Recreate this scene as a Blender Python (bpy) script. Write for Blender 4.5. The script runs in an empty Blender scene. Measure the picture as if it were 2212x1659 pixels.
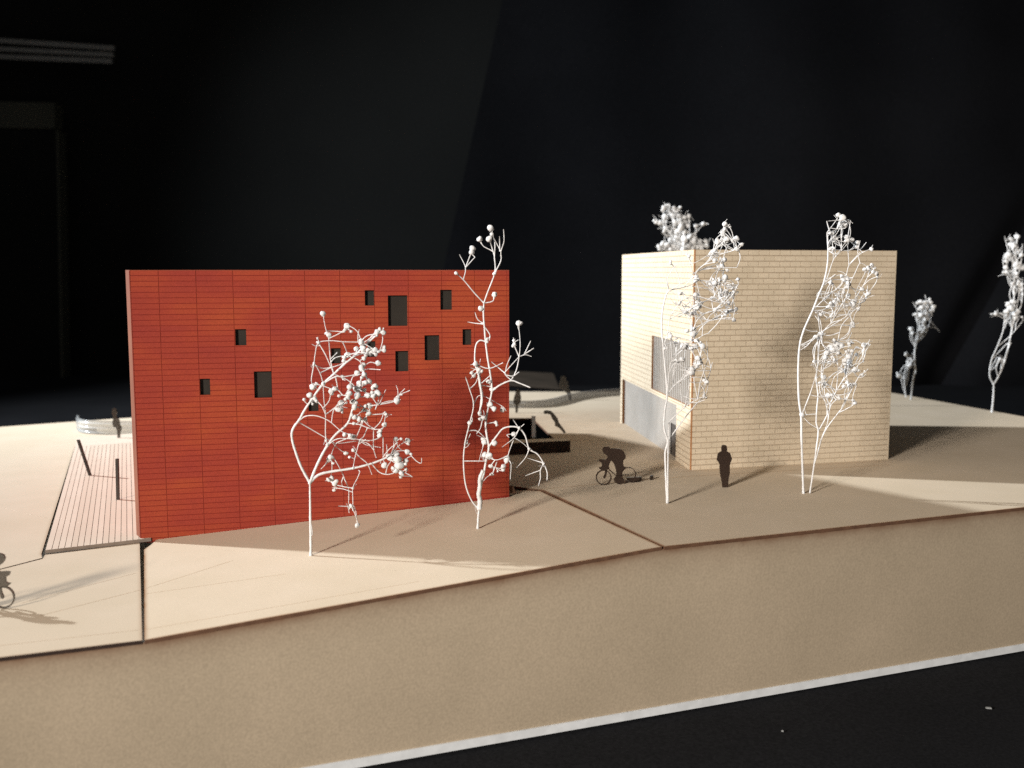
import bpy, math, random
import numpy as np
from mathutils import Vector
from mathutils.geometry import tessellate_polygon

random.seed(7)
C = bpy.context.scene.collection
SC = bpy.context.scene
S = 0.001                                   # everything below is written in millimetres

# ------------------------------------------------------------------ camera
F_PX, CX, CY, Y0, HC = 2186.0, 1106.0, 829.5, 585.0, 92.0      # measured on a 2212 x 1659 copy
PITCH = math.atan((CY - Y0) / F_PX)
cam = bpy.data.cameras.new('camera')
cam.sensor_fit = 'HORIZONTAL'; cam.sensor_width = 36.0
cam.lens = 36.0 * F_PX / 2212.0
cam.clip_start = 0.01; cam.clip_end = 50.0
cam.dof.use_dof = True; cam.dof.focus_distance = 0.392; cam.dof.aperture_fstop = 17.0
camo = bpy.data.objects.new('camera', cam); C.objects.link(camo)
camo.location = (0, 0, HC * S)
camo.rotation_euler = (math.pi / 2 - PITCH, 0, 0)
SC.camera = camo

# ------------------------------------------------------------------ dim room, two desk lamps
w = bpy.data.worlds.new('World'); SC.world = w; w.use_nodes = True
w.node_tree.nodes['Background'].inputs[0].default_value = (0.95, 0.97, 1.0, 1)
w.node_tree.nodes['Background'].inputs[1].default_value = 0.085
def spot(name, loc, aim, power, col, radius, angle, blend):
    l = bpy.data.lights.new(name, 'SPOT'); l.energy = power; l.color = col
    l.shadow_soft_size = radius * S; l.spot_size = math.radians(angle); l.spot_blend = blend
    o = bpy.data.objects.new(name, l); C.objects.link(o)
    o.location = Vector(loc) * S
    o.rotation_euler = (Vector(aim) - Vector(loc)).to_track_quat('-Z', 'Y').to_euler()
    return o
spot('lamp_left', (-980, 700, 535), (130, 520, 120), 84, (0.82, 0.91, 1.0), 15, 64, 1.0)
spot('lamp_left_spill', (-980, 700, 536), (240, 1110, 10), 76, (0.84, 0.92, 1.0), 15, 78, 1.0)      # stray light of the same lamp
spot('lamp_front', (-700, -665, 392), (310, 480, 30), 126, (1.0, 0.955, 0.905), 85, 46, 1.0)
SC.view_settings.view_transform = 'Standard'; SC.view_settings.look = 'None'
SC.view_settings.exposure = 0.0; SC.view_settings.gamma = 1.0
SC.cycles.use_denoising = False
SC.cycles.max_bounces = 6

# ------------------------------------------------------------------ measuring helpers
R_ = np.array([1, 0, 0.]); FW = np.array([0, math.cos(PITCH), -math.sin(PITCH)]); UP = np.array([0, math.sin(PITCH), math.cos(PITCH)])
CAM = np.array([0, 0, HC])
def ray(x, y): return R_ * (x - CX) / F_PX - UP * (y - CY) / F_PX + FW
def onz(x, y, z=0.0):
    d = ray(x, y); return CAM + d * (z - HC) / d[2]
def onvert(x, y, P, Q):
    d = ray(x, y); n = np.array([Q[1] - P[1], -(Q[0] - P[0]), 0.])
    return CAM + d * (n @ (np.array([P[0], P[1], 0.]) - CAM) / (n @ d))
def ondepth(x, y, Y):
    d = ray(x, y); return CAM + d * Y / d[1]
def onplane(x, y, pl):                       # pl: z = a x + b y + c
    d = ray(x, y); a, b, c = pl
    t = (a * CAM[0] + b * CAM[1] + c - CAM[2]) / (d[2] - a * d[0] - b * d[1]); return CAM + d * t

# ------------------------------------------------------------------ materials
def mat(name, col, rough=0.7, spec=0.3, **k):
    m = bpy.data.materials.new(name); m.use_nodes = True
    b = m.node_tree.nodes['Principled BSDF']
    b.inputs['Base Color'].default_value = (*col, 1); b.inputs['Roughness'].default_value = rough
    b.inputs['Specular IOR Level'].default_value = spec
    for kk, v in k.items(): b.inputs[kk].default_value = v
    return m
def noisy(name, cols, scale, rough=0.7, spec=0.3, stretch=(1, 1, 1), grain=0.08, grain_scale=2500, bump=0.0, attr=None, attr_col=None, obj_random=0.0, detail=4, bump_scale=None):
    """colour from a world-space noise between cols, fine grain, optional burnt-edge attribute"""
    m = mat(name, cols[0], rough, spec); nt = m.node_tree; n = nt.nodes; L = nt.links
    b = n['Principled BSDF']; g = n.new('ShaderNodeNewGeometry')
    mp = n.new('ShaderNodeMapping'); mp.inputs['Scale'].default_value = stretch
    L.new(g.outputs['Position'], mp.inputs['Vector'])
    t = n.new('ShaderNodeTexNoise'); t.inputs['Scale'].default_value = scale; t.inputs['Detail'].default_value = detail
    L.new(mp.outputs[0], t.inputs['Vector'])
    r = n.new('ShaderNodeValToRGB'); e = r.color_ramp.elements
    e[0].position = 0.32; e[1].position = 0.68
    e[0].color = (*cols[0], 1); e[1].color = (*cols[-1], 1)
    for i, c in enumerate(cols[1:-1]):
        q = e.new(0.32 + 0.36 * (i + 1) / (len(cols) - 1)); q.color = (*c, 1)
    fac = t.outputs['Fac']
    if obj_random:
        oi = n.new('ShaderNodeObjectInfo'); ma = n.new('ShaderNodeMath'); ma.operation = 'MULTIPLY_ADD'
        ma.inputs[1].default_value = obj_random; ma.inputs[2].default_value = -obj_random / 2
        L.new(oi.outputs['Random'], ma.inputs[0]); ad = n.new('ShaderNodeMath'); ad.operation = 'ADD'
        L.new(ma.outputs[0], ad.inputs[0]); L.new(fac, ad.inputs[1]); fac = ad.outputs[0]
    L.new(fac, r.inputs['Fac']); colour = r.outputs['Color']
    gn = n.new('ShaderNodeTexNoise'); gn.inputs['Scale'].default_value = grain_scale; gn.inputs['Detail'].default_value = 3
    L.new(g.outputs['Position'], gn.inputs['Vector'])
    mr = n.new('ShaderNodeMapRange'); mr.inputs['From Min'].default_value = 0.25; mr.inputs['From Max'].default_value = 0.75
    mr.inputs['To Min'].default_value = 1 - grain; mr.inputs['To Max'].default_value = 1 + grain
    L.new(gn.outputs['Fac'], mr.inputs['Value'])
    mx = n.new('ShaderNodeVectorMath'); mx.operation = 'SCALE'
    L.new(colour, mx.inputs[0]); L.new(mr.outputs[0], mx.inputs['Scale']); colour = mx.outputs[0]
    if attr:
        at = n.new('ShaderNodeAttribute'); at.attribute_name = attr
        wn = n.new('ShaderNodeTexNoise'); wn.inputs['Scale'].default_value = 110; wn.inputs['Detail'].default_value = 3
        L.new(g.outputs['Position'], wn.inputs['Vector'])
        w2 = n.new('ShaderNodeMapRange'); w2.inputs['From Min'].default_value = 0.3; w2.inputs['From Max'].default_value = 0.7; w2.inputs['To Min'].default_value = 0.7; w2.inputs['To Max'].default_value = 1.1
        L.new(wn.outputs['Fac'], w2.inputs['Value'])
        pw = n.new('ShaderNodeMath'); pw.operation = 'POWER'; pw.inputs[1].default_value = 2.0
        L.new(at.outputs['Fac'], pw.inputs[0])
        mu = n.new('ShaderNodeMath'); mu.operation = 'MULTIPLY'; mu.use_clamp = True
        L.new(pw.outputs[0], mu.inputs[0]); L.new(w2.outputs[0], mu.inputs[1])
        mi = n.new('ShaderNodeMix'); mi.data_type = 'RGBA'
        L.new(mu.outputs[0], mi.inputs['Factor']); L.new(colour, mi.inputs['A']); mi.inputs['B'].default_value = (*attr_col, 1)
        colour = mi.outputs['Result']
    L.new(colour, b.inputs['Base Color'])
    if bump:
        bp = n.new('ShaderNodeBump'); bp.inputs['Strength'].default_value = bump; bp.inputs['Distance'].default_value = 0.0002
        L.new(gn.outputs['Fac'], bp.inputs['Height']); L.new(bp.outputs[0], b.inputs['Normal'])
    return m
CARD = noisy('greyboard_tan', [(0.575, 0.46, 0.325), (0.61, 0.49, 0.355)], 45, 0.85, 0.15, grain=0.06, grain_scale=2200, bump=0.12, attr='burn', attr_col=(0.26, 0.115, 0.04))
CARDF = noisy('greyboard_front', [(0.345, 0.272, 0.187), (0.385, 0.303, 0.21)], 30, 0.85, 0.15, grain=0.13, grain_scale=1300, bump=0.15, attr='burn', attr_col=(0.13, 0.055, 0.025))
BURN = noisy('laser_burnt_edge', [(0.085, 0.042, 0.024), (0.13, 0.065, 0.036)], 300, 0.8, 0.2)
BURN_D = noisy('laser_burnt_dark_edge', [(0.022, 0.013, 0.010), (0.04, 0.022, 0.015)], 300, 0.8, 0.2)
LINE = noisy('engraved_line', [(0.44, 0.29, 0.16), (0.55, 0.39, 0.25)], 200, 0.85, 0.1)
DECK = noisy('deck_plank', [(0.60, 0.47, 0.355), (0.65, 0.52, 0.40)], 40, 0.8, 0.15, obj_random=0.5, grain=0.06)
RED = noisy('red_stained_board', [(0.245, 0.035, 0.024), (0.28, 0.042, 0.023), (0.315, 0.055, 0.023)], 52, 0.75, 0.08, stretch=(0.6, 0.6, 1.3), grain=0.13, grain_scale=1900, obj_random=0.10)
REDG = noisy('red_groove', [(0.185, 0.013, 0.007), (0.23, 0.020, 0.010)], 150, 0.7, 0.2)
REDE = noisy('red_board_edge', [(0.16, 0.05, 0.028), (0.23, 0.09, 0.05)], 90, 0.75, 0.2, stretch=(1, 1, 0.4))
REVEAL = noisy('window_reveal', [(0.06, 0.02, 0.014), (0.09, 0.03, 0.02)], 200, 0.7, 0.2)
PANE = noisy('window_film', [(0.022, 0.018, 0.014), (0.032, 0.026, 0.020)], 60, 0.35, 0.4)
BEIGE = noisy('brick_board', [(0.50, 0.408, 0.288), (0.55, 0.45, 0.323)], 120, 0.8, 0.15, obj_random=0.35, grain=0.08, grain_scale=1700)
GROUT = noisy('brick_groove', [(0.33, 0.25, 0.17), (0.39, 0.305, 0.21)], 90, 0.85, 0.1)
BEDGE = noisy('brick_board_edge', [(0.30, 0.135, 0.055), (0.40, 0.20, 0.09)], 120, 0.8, 0.15)
WHITE = noisy('white_sprayed_twig', [(0.58, 0.56, 0.53), (0.66, 0.64, 0.62)], 500, 0.65, 0.25, grain=0.05)
FOAM = noisy('foam_board', [(0.56, 0.56, 0.55), (0.66, 0.66, 0.65)], 220, 0.7, 0.2, grain=0.05)
FASC = noisy('deck_edge', [(0.20, 0.15, 0.115), (0.27, 0.21, 0.165)], 150, 0.8, 0.15)
LINT = mat('dull_lint', (0.25, 0.25, 0.24), 0.9, 0.1)
GREY = noisy('grey_sheet', [(0.265, 0.235, 0.20), (0.30, 0.27, 0.235)], 90, 0.5, 0.3, grain=0.05)
GREYD = noisy('dark_door_sheet', [(0.05, 0.042, 0.035), (0.07, 0.058, 0.048)], 90, 0.6, 0.3)
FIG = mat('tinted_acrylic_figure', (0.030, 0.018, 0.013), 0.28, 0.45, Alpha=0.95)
FIG2 = mat('smoky_acrylic_figure', (0.075, 0.062, 0.048), 0.3, 0.45, Alpha=0.80)
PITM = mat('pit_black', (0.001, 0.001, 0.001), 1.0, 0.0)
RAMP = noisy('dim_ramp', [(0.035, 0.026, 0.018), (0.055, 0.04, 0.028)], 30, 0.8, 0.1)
POST = noisy('dark_post', [(0.030, 0.024, 0.020), (0.05, 0.04, 0.03)], 200, 0.5, 0.3)
ACRY = mat('clear_acrylic', (0.55, 0.56, 0.55), 0.10, 0.7, Alpha=0.40)
ACRY2 = mat('frosted_acrylic', (0.36, 0.34, 0.32), 0.30, 0.5, Alpha=0.6)
CLOTH = noisy('black_cloth', [(0.0105, 0.0105, 0.0115), (0.014, 0.014, 0.015)], 14, 0.95, 0.05, grain=0.35, grain_scale=900)
CLOTHB = noisy('black_curtain', [(0.0060, 0.0060, 0.0068), (0.0080, 0.0080, 0.0090)], 8, 0.95, 0.05, grain=0.25, grain_scale=500)
WALLB = noisy('dark_back_wall', [(0.0115, 0.0115, 0.0108), (0.0145, 0.0145, 0.0135)], 5, 0.95, 0.05, grain=0.2, grain_scale=400)
DIM = noisy('pale_slat', [(0.22, 0.21, 0.19), (0.28, 0.27, 0.25)], 30, 0.7, 0.2)
CAB = noisy('cabinet_wood', [(0.05, 0.05, 0.036), (0.065, 0.062, 0.045)], 10, 0.7, 0.2)

# ------------------------------------------------------------------ mesh helpers
ORG = {}
def place(o, parent, org=None):
    if parent is not None:
        o.parent = parent; base = ORG[parent.name]
    else:
        base = np.zeros(3)
    if org is None: org = base if parent is not None else np.zeros(3)
    o.location = Vector((np.array(org) - base)) * S
    ORG[o.name] = np.array(org, float)
    return o
def thing(name, label, cat, loc, group=None, kind=None):
    o = bpy.data.objects.new(name, None); C.objects.link(o); o.empty_display_size = 0.005
    place(o, None, loc)
    if label: o['label'] = label
    if cat: o['category'] = cat
    if group: o['group'] = group
    if kind: o['kind'] = kind
    return o
def tag(o, label=None, cat=None, group=None, kind=None):
    for k, v in (('label', label), ('category', cat), ('group', group), ('kind', kind)):
        if v: o[k] = v
    return o
def mesh(name, verts, faces, material, parent=None, org=None, smooth=False, mats=None, midx=None, burn=None):
    me = bpy.data.meshes.new(name)
    o = bpy.data.objects.new(name, me); C.objects.link(o)
    place(o, parent, org)
    og = ORG[o.name]
    me.from_pydata([tuple((np.array(v, float) - og) * S) for v in verts], [], [tuple(f) for f in faces])
    for m in (mats or [material]): me.materials.append(m)
    if midx is not None: me.polygons.foreach_set('material_index', midx)
    if smooth: me.polygons.foreach_set('use_smooth', [True] * len(me.polygons))
    if burn is not None:
        a = me.attributes.new('burn', 'FLOAT', 'POINT'); a.data.foreach_set('value', burn)
    me.update()
    return o
def again(src, name, parent, org, rot=None, scale=None, material=None):
    o = bpy.data.objects.new(name, src); C.objects.link(o); place(o, parent, org)
    if rot is not None: o.rotation_euler = rot
    if scale is not None: o.scale = scale
    return o
class MB:
    def __init__(s): s.v = []; s.f = []; s.m = []
    def quad(s, a, b, c, d, m=0):
        i = len(s.v); s.v += [a, b, c, d]; s.f.append((i, i + 1, i + 2, i + 3)); s.m.append(m)
    def poly(s, pts, m=0):
        i = len(s.v); s.v += list(pts); s.f.append(tuple(range(i, i + len(pts)))); s.m.append(m)
    def prism(s, top, vec, m=0, ms=None, bottom=True):
        """polygon 'top' pushed along vec (closed)"""
        n = len(top); i = len(s.v); ms = m if ms is None else ms
        top = [np.array(p, float) for p in top]; vec = np.array(vec, float)
        s.v += top + [p + vec for p in top]
        s.f.append(tuple(range(i, i + n))); s.m.append(m)
        if bottom: s.f.append(tuple(range(i + 2 * n - 1, i + n - 1, -1))); s.m.append(ms)
        for k in range(n):
            k2 = (k + 1) % n; s.f.append((i + k, i + n + k, i + n + k2, i + k2)); s.m.append(ms)
    def box(s, o, a, b, c, m=0):
        o, a, b, c = [np.array(q, float) for q in (o, a, b, c)]
        s.prism([o, o + a, o + a + b, o + b], c, m)
    def build(s, name, mats, parent=None, **k):
        if not isinstance(mats, (list, tuple)): mats = [mats]
        return mesh(name, s.v, s.f, None, parent, mats=list(mats), midx=s.m, **k)
def inset2d(P, d):
    n = len(P); out = []
    area = sum(P[i][0] * P[(i + 1) % n][1] - P[(i + 1) % n][0] * P[i][1] for i in range(n))
    sg = 1 if area > 0 else -1
    for i in range(n):
        a, b, c = [np.array(P[j % n][:2], float) for j in (i - 1, i, i + 1)]
        e1 = (b - a) / np.linalg.norm(b - a); e2 = (c - b) / np.linalg.norm(c - b)
        n1 = np.array([-e1[1], e1[0]]) * sg; n2 = np.array([-e2[1], e2[0]]) * sg
        k = (n1 + n2); k = k / max(0.35, (k @ n1)) if np.linalg.norm(k) > 1e-6 else n1
        out.append(b + k * d)
    return out
def plate(name, outline, pl, thick, material, side, parent=None, holes=(), burn_w=1.6, burn_amt=None):
    """flat board lying in plane z = ax+by+c, laser-burnt along its rim"""
    zf = lambda x, y: pl[0] * x + pl[1] * y + pl[2]
    V = []; Fc = []; M = []; B = []
    n = len(outline)
    o2 = [(p[0], p[1]) for p in outline]; i2 = inset2d(o2, burn_w)
    burn_amt = burn_amt or [1.0] * n
    for k in range(n):
        V.append((*o2[k], zf(*o2[k]))); B.append(burn_amt[k])
    for k in range(n):
        V.append((*i2[k], zf(*i2[k]))); B.append(0.0)
    for k in range(n):
        k2 = (k + 1) % n; Fc.append((k, k2, n + k2, n + k)); M.append(0)
    polys = [[Vector((x, y, 0)) for x, y in i2]]
    hv = []
    for h in holes:
        hv.append(len(V)); polys.append([Vector((p[0], p[1], 0)) for p in h])
        for p in h: V.append((p[0], p[1], zf(p[0], p[1]))); B.append(0.6)
    idx = list(range(n, 2 * n))
    for h, st in zip(holes, hv): idx += list(range(st, st + len(h)))
    for tri in tessellate_polygon(polys):
        Fc.append(tuple(idx[t] for t in tri)); M.append(0)
    rims = [list(range(n))] + [list(range(st, st + len(h))) for h, st in zip(holes, hv)]
    for rim in rims:
        m_ = len(rim); st = len(V)
        for r in rim: V.append(V[r]); B.append(1.0)
        for r in rim: V.append((V[r][0], V[r][1], V[r][2] - thick)); B.append(1.0)
        for k in range(m_):
            k2 = (k + 1) % m_; Fc.append((st + k, st + m_ + k, st + m_ + k2, st + k2)); M.append(1)
    # orient the top upward
    out = []
    for f, m_ in zip(Fc, M):
        if m_ == 0:
            a, b, c = [np.array(V[q][:2]) for q in f[:3]]
            ar = sum(V[f[i]][0] * V[f[(i + 1) % len(f)]][1] - V[f[(i + 1) % len(f)]][0] * V[f[i]][1] for i in range(len(f)))
            if ar < 0: f = tuple(reversed(f))
        out.append(f)
    return mesh(name, V, out, None, parent, mats=[material, side], midx=M, burn=B)
def catmull(P, sub=4):
    P = [np.array(p, float) for p in P]
    if len(P) < 3: return P
    Q = [2 * P[0] - P[1]] + P + [2 * P[-1] - P[-2]]; out = []
    for i in range(1, len(Q) - 2):
        a, b, c, d = Q[i - 1:i + 3]
        for t in np.linspace(0, 1, sub, endpoint=False):
            out.append(0.5 * ((2 * b) + (c - a) * t + (2 * a - 5 * b + 4 * c - d) * t * t + (3 * b - a - 3 * c + d) * t ** 3))
    return out + [P[-1]]
def tube(mb, P, rad, sides=6):
    P = [np.array(p, float) for p in P]; n = len(P); st = len(mb.v)
    up = np.array([0.31, 0.94, 0.13])
    for i in range(n):
        t = P[min(i + 1, n - 1)] - P[max(i - 1, 0)]; t /= (np.linalg.norm(t) + 1e-9)
        a = np.cross(t, up); a /= (np.linalg.norm(a) + 1e-9); b = np.cross(t, a)
        r = rad[i] if hasattr(rad, '__len__') else rad
        for k in range(sides):
            an = 2 * math.pi * k / sides; mb.v.append(P[i] + r * (math.cos(an) * a + math.sin(an) * b))
    for i in range(n - 1):
        for k in range(sides):
            k2 = (k + 1) % sides
            mb.f.append((st + i * sides + k, st + i * sides + k2, st + (i + 1) * sides + k2, st + (i + 1) * sides + k)); mb.m.append(0)
    mb.f.append(tuple(st + k for k in range(sides))); mb.m.append(0)
    mb.f.append(tuple(st + (n - 1) * sides + k for k in reversed(range(sides)))); mb.m.append(0)

# ------------------------------------------------------------------ the place: table, back wall, curtain
T = -55.8; ZL = -10.5; TB = T - 2.8
PL = (0, 0, ZL); PC = (0, 0, 0.0)
_P = [onz(303, 1180, ZL), onz(308, 1383, ZL), onz(1430, 1178, 0), onz(1170, 1060, 0)]
PB = tuple(np.linalg.lstsq(np.array([[q[0], q[1], 1] for q in _P]), np.array([q[2] for q in _P]), rcond=None)[0])

def grid(name, fn, nu, nv, material):
    V = [fn(i / nu, j / nv) for j in range(nv + 1) for i in range(nu + 1)]
    Fc = [(j * (nu + 1) + i, j * (nu + 1) + i + 1, (j + 1) * (nu + 1) + i + 1, (j + 1) * (nu + 1) + i) for j in range(nv) for i in range(nu)]
    return mesh(name, V, Fc, material, smooth=True)
def cloth_fn(u, v):
    x = -3200 + 6400 * u; y = -700 + 2500 * v
    return (x, y, TB + 0.9 * math.sin(x / 71 + y / 130) * math.sin(y / 93 - x / 210) - 0.9 + (-3 if False else 0))
tc = grid('table', cloth_fn, 160, 90, CLOTH); tag(tc, 'black cloth spread on the table under the model', None, kind='structure')
bw = mesh('wall', [(-3500, 1480, -200), (3500, 1480, -200), (3500, 1480, 2600), (-3500, 1480, 2600)], [(0, 1, 2, 3)], WALLB); bw['kind'] = 'structure'
YC = 1330.0
def curtain_fn(u, v):
    z = TB - 2 + v * 1500
    e0 = ondepth(1085, 0, YC); e1 = ondepth(955, 600, YC)
    s = (z - e1[2]) / (e0[2] - e1[2]); xl = e1[0] + s * (e0[0] - e1[0])
    if z < e1[2]: xl = e1[0] + s * (e0[0] - e1[0]) * 0.6
    x = xl + u * (2600 - xl)
    # one deep diagonal crease and shallow hanging folds
    c = ondepth(2080, 740, YC); dd = ((x - c[0]) - 0.50 * (z - c[2])) / 22.0
    y = YC + 26 * math.exp(-dd * dd) * math.exp(-((z - c[2]) / 140) ** 2) + 10 * math.sin(x / 95 + 0.3 * math.sin(z / 140)) + 5 * math.sin(x / 37 + z / 260)
    return (x, y, z)
cu = grid('curtain', curtain_fn, 260, 60, CLOTHB); tag(cu, 'black curtain hanging behind the right half of the model', 'curtain')

# dim furniture far left
def far_px(x, y): return ondepth(x, y, 1440.0)
sl = thing('window_blind', 'dim blind of three pale slats on the dark back wall, upper left', 'blind', far_px(100, 100))
for (xa, ya, xb, yb, h, xe) in ((-120, 74, 246, 99, 10, 246), (-120, 94, 244, 114, 9, 244), (-120, 112, 241, 127, 10, 241)):
    mb = MB(); a, b = far_px(xa, ya), far_px(xb, yb); c, d = far_px(xb, yb + h), far_px(xa, ya + h)
    mb.prism([a, b, c, d], (0, 5, 0)); mb.build('slat', DIM, sl)
cb = thing('cabinet', 'dim cabinet with a pale top board at the far left edge', 'cabinet', far_px(60, 820))
mb = MB(); mb.prism([far_px(-160, 244), far_px(134, 250), far_px(134, 312), far_px(-160, 306)], (0, 20, 0)); 
mb = MB(); mb.prism([far_px(-160, 216), far_px(118, 222), far_px(118, 278), far_px(-160, 274)], (0, 26, 0)); mb.build('top_board', CAB, cb)
mb = MB(); mb.prism([far_px(121, 282), far_px(126, 282), far_px(137, 818), far_px(131, 818)], (0, 24, 0)); mb.build('side_edge', CAB, cb)
mb = MB(); mb.prism([far_px(-160, 276), far_px(120.5, 281), far_px(130.5, 822), far_px(-160, 826)], (0, 24, 0)); mb.build('front_panel', WALLB, cb)

# ------------------------------------------------------------------ site model: base and ground boards
b1 = onz(650, 1659, T); b2 = onz(2212, 1390, T)
fdir = (b2 - b1)[:2]; fdir = fdir / np.linalg.norm(fdir)
def front(x): return np.array([x, b1[1] + (x - b1[0]) * fdir[1] / fdir[0]])
FA = front(-330); FS = onvert(308, 1383.5, b1, b2)[:2]; FM = onvert(1430, 1178, b1, b2)[:2]; FE = front(378)
BR0 = onz(1925, 848)[:2]; BR1 = onz(2212, 900)[:2]
k = (FE[1] - BR1[1]) / (BR1[1] - BR0[1]); FE = front(BR1[0] + (BR1[0] - BR0[0]) * k)
BACKM = onz(1340, 846)[:2]
DB0 = onz(0, 922, ZL)[:2]; DB1 = onz(168, 910, ZL)[:2]
LB = DB0 + (DB0 - DB1) * 1.4

out_base = [front(-332), FE, BR0 + (2, 3), (-190, BACKM[1] + 2), DB1 + (-1, 3), LB, (-420, 300)]
mb = MB(); mb.prism([(p[0], p[1], T) for p in inset2d(out_base, -0.5)], (0, 0, -2.8))
# ragged hand-cut lower edge of the foam board along the front
o = mb.build('base_board', FOAM); tag(o, 'white foam board under the cardboard site model, its cut edge showing', 'board')

# front cardboard face, burnt along its top edge
nseg = 90; V = []; B = []; Fc = []
xs = sorted(set(list(np.linspace(-330, FE[0], nseg)) + [FS[0], FM[0]]))
def top_z(x):
    if x <= FS[0]: return ZL
    if x >= FM[0]: return 0.0
    q = front(x); return PB[0] * q[0] + PB[1] * q[1] + PB[2]
rows = [(0.0, 1.0), (1.0, 0.82), (3.2, 0.5), (7.0, 0.28), (13.0, 0.0), (None, 0.0)]
for x in xs:
    q = front(x) + np.array([fdir[1], -fdir[0]]) * -0.15
    zt = top_z(x) - 0.75
    for d, bu in rows: V.append((q[0], q[1], T if d is None else zt - d)); B.append(bu)
nr = len(rows)
for i in range(len(xs) - 1):
    for j in range(nr - 1): Fc.append((i * nr + j, i * nr + j + 1, (i + 1) * nr + j + 1, (i + 1) * nr + j))
sb = thing('ground_base', None, None, (0, 330, T), kind='structure')
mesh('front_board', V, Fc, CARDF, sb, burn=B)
for nm, a, b in (('side_board', FE - (0.6, 0), BR0 - (0.6, 1)), ('side_board', BR0 - (0.6, 1), np.array([-190, BACKM[1] - 1])), ('side_board', np.array([-190, BACKM[1] - 1]), DB1 - (0, 1)), ('side_board', DB1 - (0, 1), LB + (1, -1))):
    mb = MB(); zt = -1.2 if a[0] > -180 else ZL - 1.2
    if a[0] > -191 and b[0] > -191 : zt = -1.2 if a[0] > -189 else ZL - 1.2
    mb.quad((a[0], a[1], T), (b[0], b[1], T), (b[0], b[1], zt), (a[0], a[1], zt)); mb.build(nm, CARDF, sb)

TH = 1.1
pit = [onz(1040, 903)[:2], onz(1150, 903)[:2], onz(1196, 947)[:2], onz(1040, 953)[:2]]
P2 = lambda x, y, pl: onplane(x, y, pl)[:2]
# right and rear ground board (carries the brick building), with the sunken court cut out
cout = [P2(1433, 1179.5, PC), FE, BR0, BACKM, (-205, BACKM[1]), (-205, 655), (-120, 575), (-14, 436), P2(1173, 1058.5, PC)]
cout[0] = FM + np.array([0.9, 0.3])
gC = plate('ground', cout, PC, TH, CARD, BURN, holes=[pit], burn_amt=[1, 1, .5, .5, .5, 0, 0, 0.3, 1]); gC['kind'] = 'structure'
# middle sloping board
bout = [P2(311, 1187, PB), FS + np.array([0.45, 0.18]), FM - np.array([0.0, 0.0]), P2(1167, 1060.5, PB), (-6, 425), (-136, 396), P2(322, 1180, PB) + np.array([0, 1.5])]
gB = plate('ground', bout, PB, TH, CARD, BURN, burn_amt=[1, 1, 1, 1, .6, .3, .5]); gB['kind'] = 'structure'
# front left board
deck_dir = (P2(161, 970, PL) - P2(97, 1195, PL)); deck_dir /= np.linalg.norm(deck_dir)
DFL = P2(98, 1196, PL); DFR = P2(303, 1172, PL)
aout = [P2(-500, 1366, PL), P2(0, 1230.6, PL), P2(92, 1207, PL), P2(97, 1198.5, PL), P2(301.5, 1172.5, PL), P2(302, 1181, PL), FS - np.array([0.1, 0.04]), front(P2(-500, 1475, PL)[0])]
gA = plate('ground', aout, PL, TH, CARD, BURN_D, burn_amt=[.5, .5, .5, .6, .6, .6, .7, .8]); gA['kind'] = 'structure'
# left rear board beside the deck
D0 = DFL - np.array([1.35, 0.2]); D1 = DFL + deck_dir * 262 - np.array([0.4, 0])
dout = [P2(-500, 1364.5, PL), P2(0, 1229, PL), P2(91, 1205.3, PL), D0, D1, (-200, D1[1] + 22), (-200, 742), DB1, DB0, LB]
gD = plate('ground', dout, PL, TH, CARD, BURN_D, burn_amt=[.4, .4, .4, .7, .3, .2, .2, .7, .7, .5]); gD['kind'] = 'structure'
# faint engraved setting-out lines
def engraved(parent, pl, pts, wid=0.16):
    for (xa, ya), (xb, yb) in zip(pts, pts[1:]):
        a, b = onplane(xa, ya, pl), onplane(xb, yb, pl); d = (b - a); nrm = np.array([-d[1], d[0], 0]); nrm = nrm / np.linalg.norm(nrm) * wid / 2
        up = np.array([0, 0, 0.03]); mb = MB(); mb.quad(a - nrm + up, b - nrm + up, b + nrm + up, a + nrm + up); mb.build('engraved_line', LINE, parent)
engraved(gA, PL, [(83, 1331), (301, 1275)]); engraved(gB, PB, [(312, 1272), (503, 1211)])
engraved(gA, PL, [(46, 1303), (294, 1238)], 0.12); engraved(gB, PB, [(314, 1283), (616, 1240)], 0.12)
engraved(gA, PL, [(-120, 1408), (301, 1361)], 0.12); engraved(gB, PB, [(314, 1360), (607, 1309), (905, 1256)], 0.12)
# plaza edge line between the two buildings, running on in front of the brick building
engraved(gC, PC, [(1112, 1062), (1180, 1056), (1330, 1042), (1490, 1029), (1920, 1004)], 0.55)
engraved(gC, PC, [(1470, 1019), (1918, 996)], 0.3)

# sunken court: pit walls and floor, parapet, post
st = thing('sunken_court', 'dark sunken court with a low burnt parapet beside the red building', 'court', (*onz(1150, 945)[:2], 0))
mb = MB()
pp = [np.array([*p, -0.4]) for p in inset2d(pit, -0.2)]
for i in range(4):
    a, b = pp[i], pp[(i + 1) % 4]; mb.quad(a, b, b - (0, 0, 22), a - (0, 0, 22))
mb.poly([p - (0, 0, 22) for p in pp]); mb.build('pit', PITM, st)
a, b = onz(1060, 985), onz(1232, 977); nn = np.array([-(b - a)[1], (b - a)[0], 0]); nn /= np.linalg.norm(nn)
mb = MB(); hgt = 6.0
mb.prism([a + (0, 0, hgt), b + (0, 0, hgt), b + nn * 9 + (0, 0, hgt), a + nn * 9 + (0, 0, hgt)], (0, 0, -hgt), 0, 1); mb.build('parapet', [CARD, BURN_D], st)
pb = onz(1153, 946); mb = MB(); mb.box(pb + (-1, 0, 0.02), (2.0, 0.3, 0), (-0.3, 2.0, 0), (0, 0, 12)); mb.build('post', FOAM, st)

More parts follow.
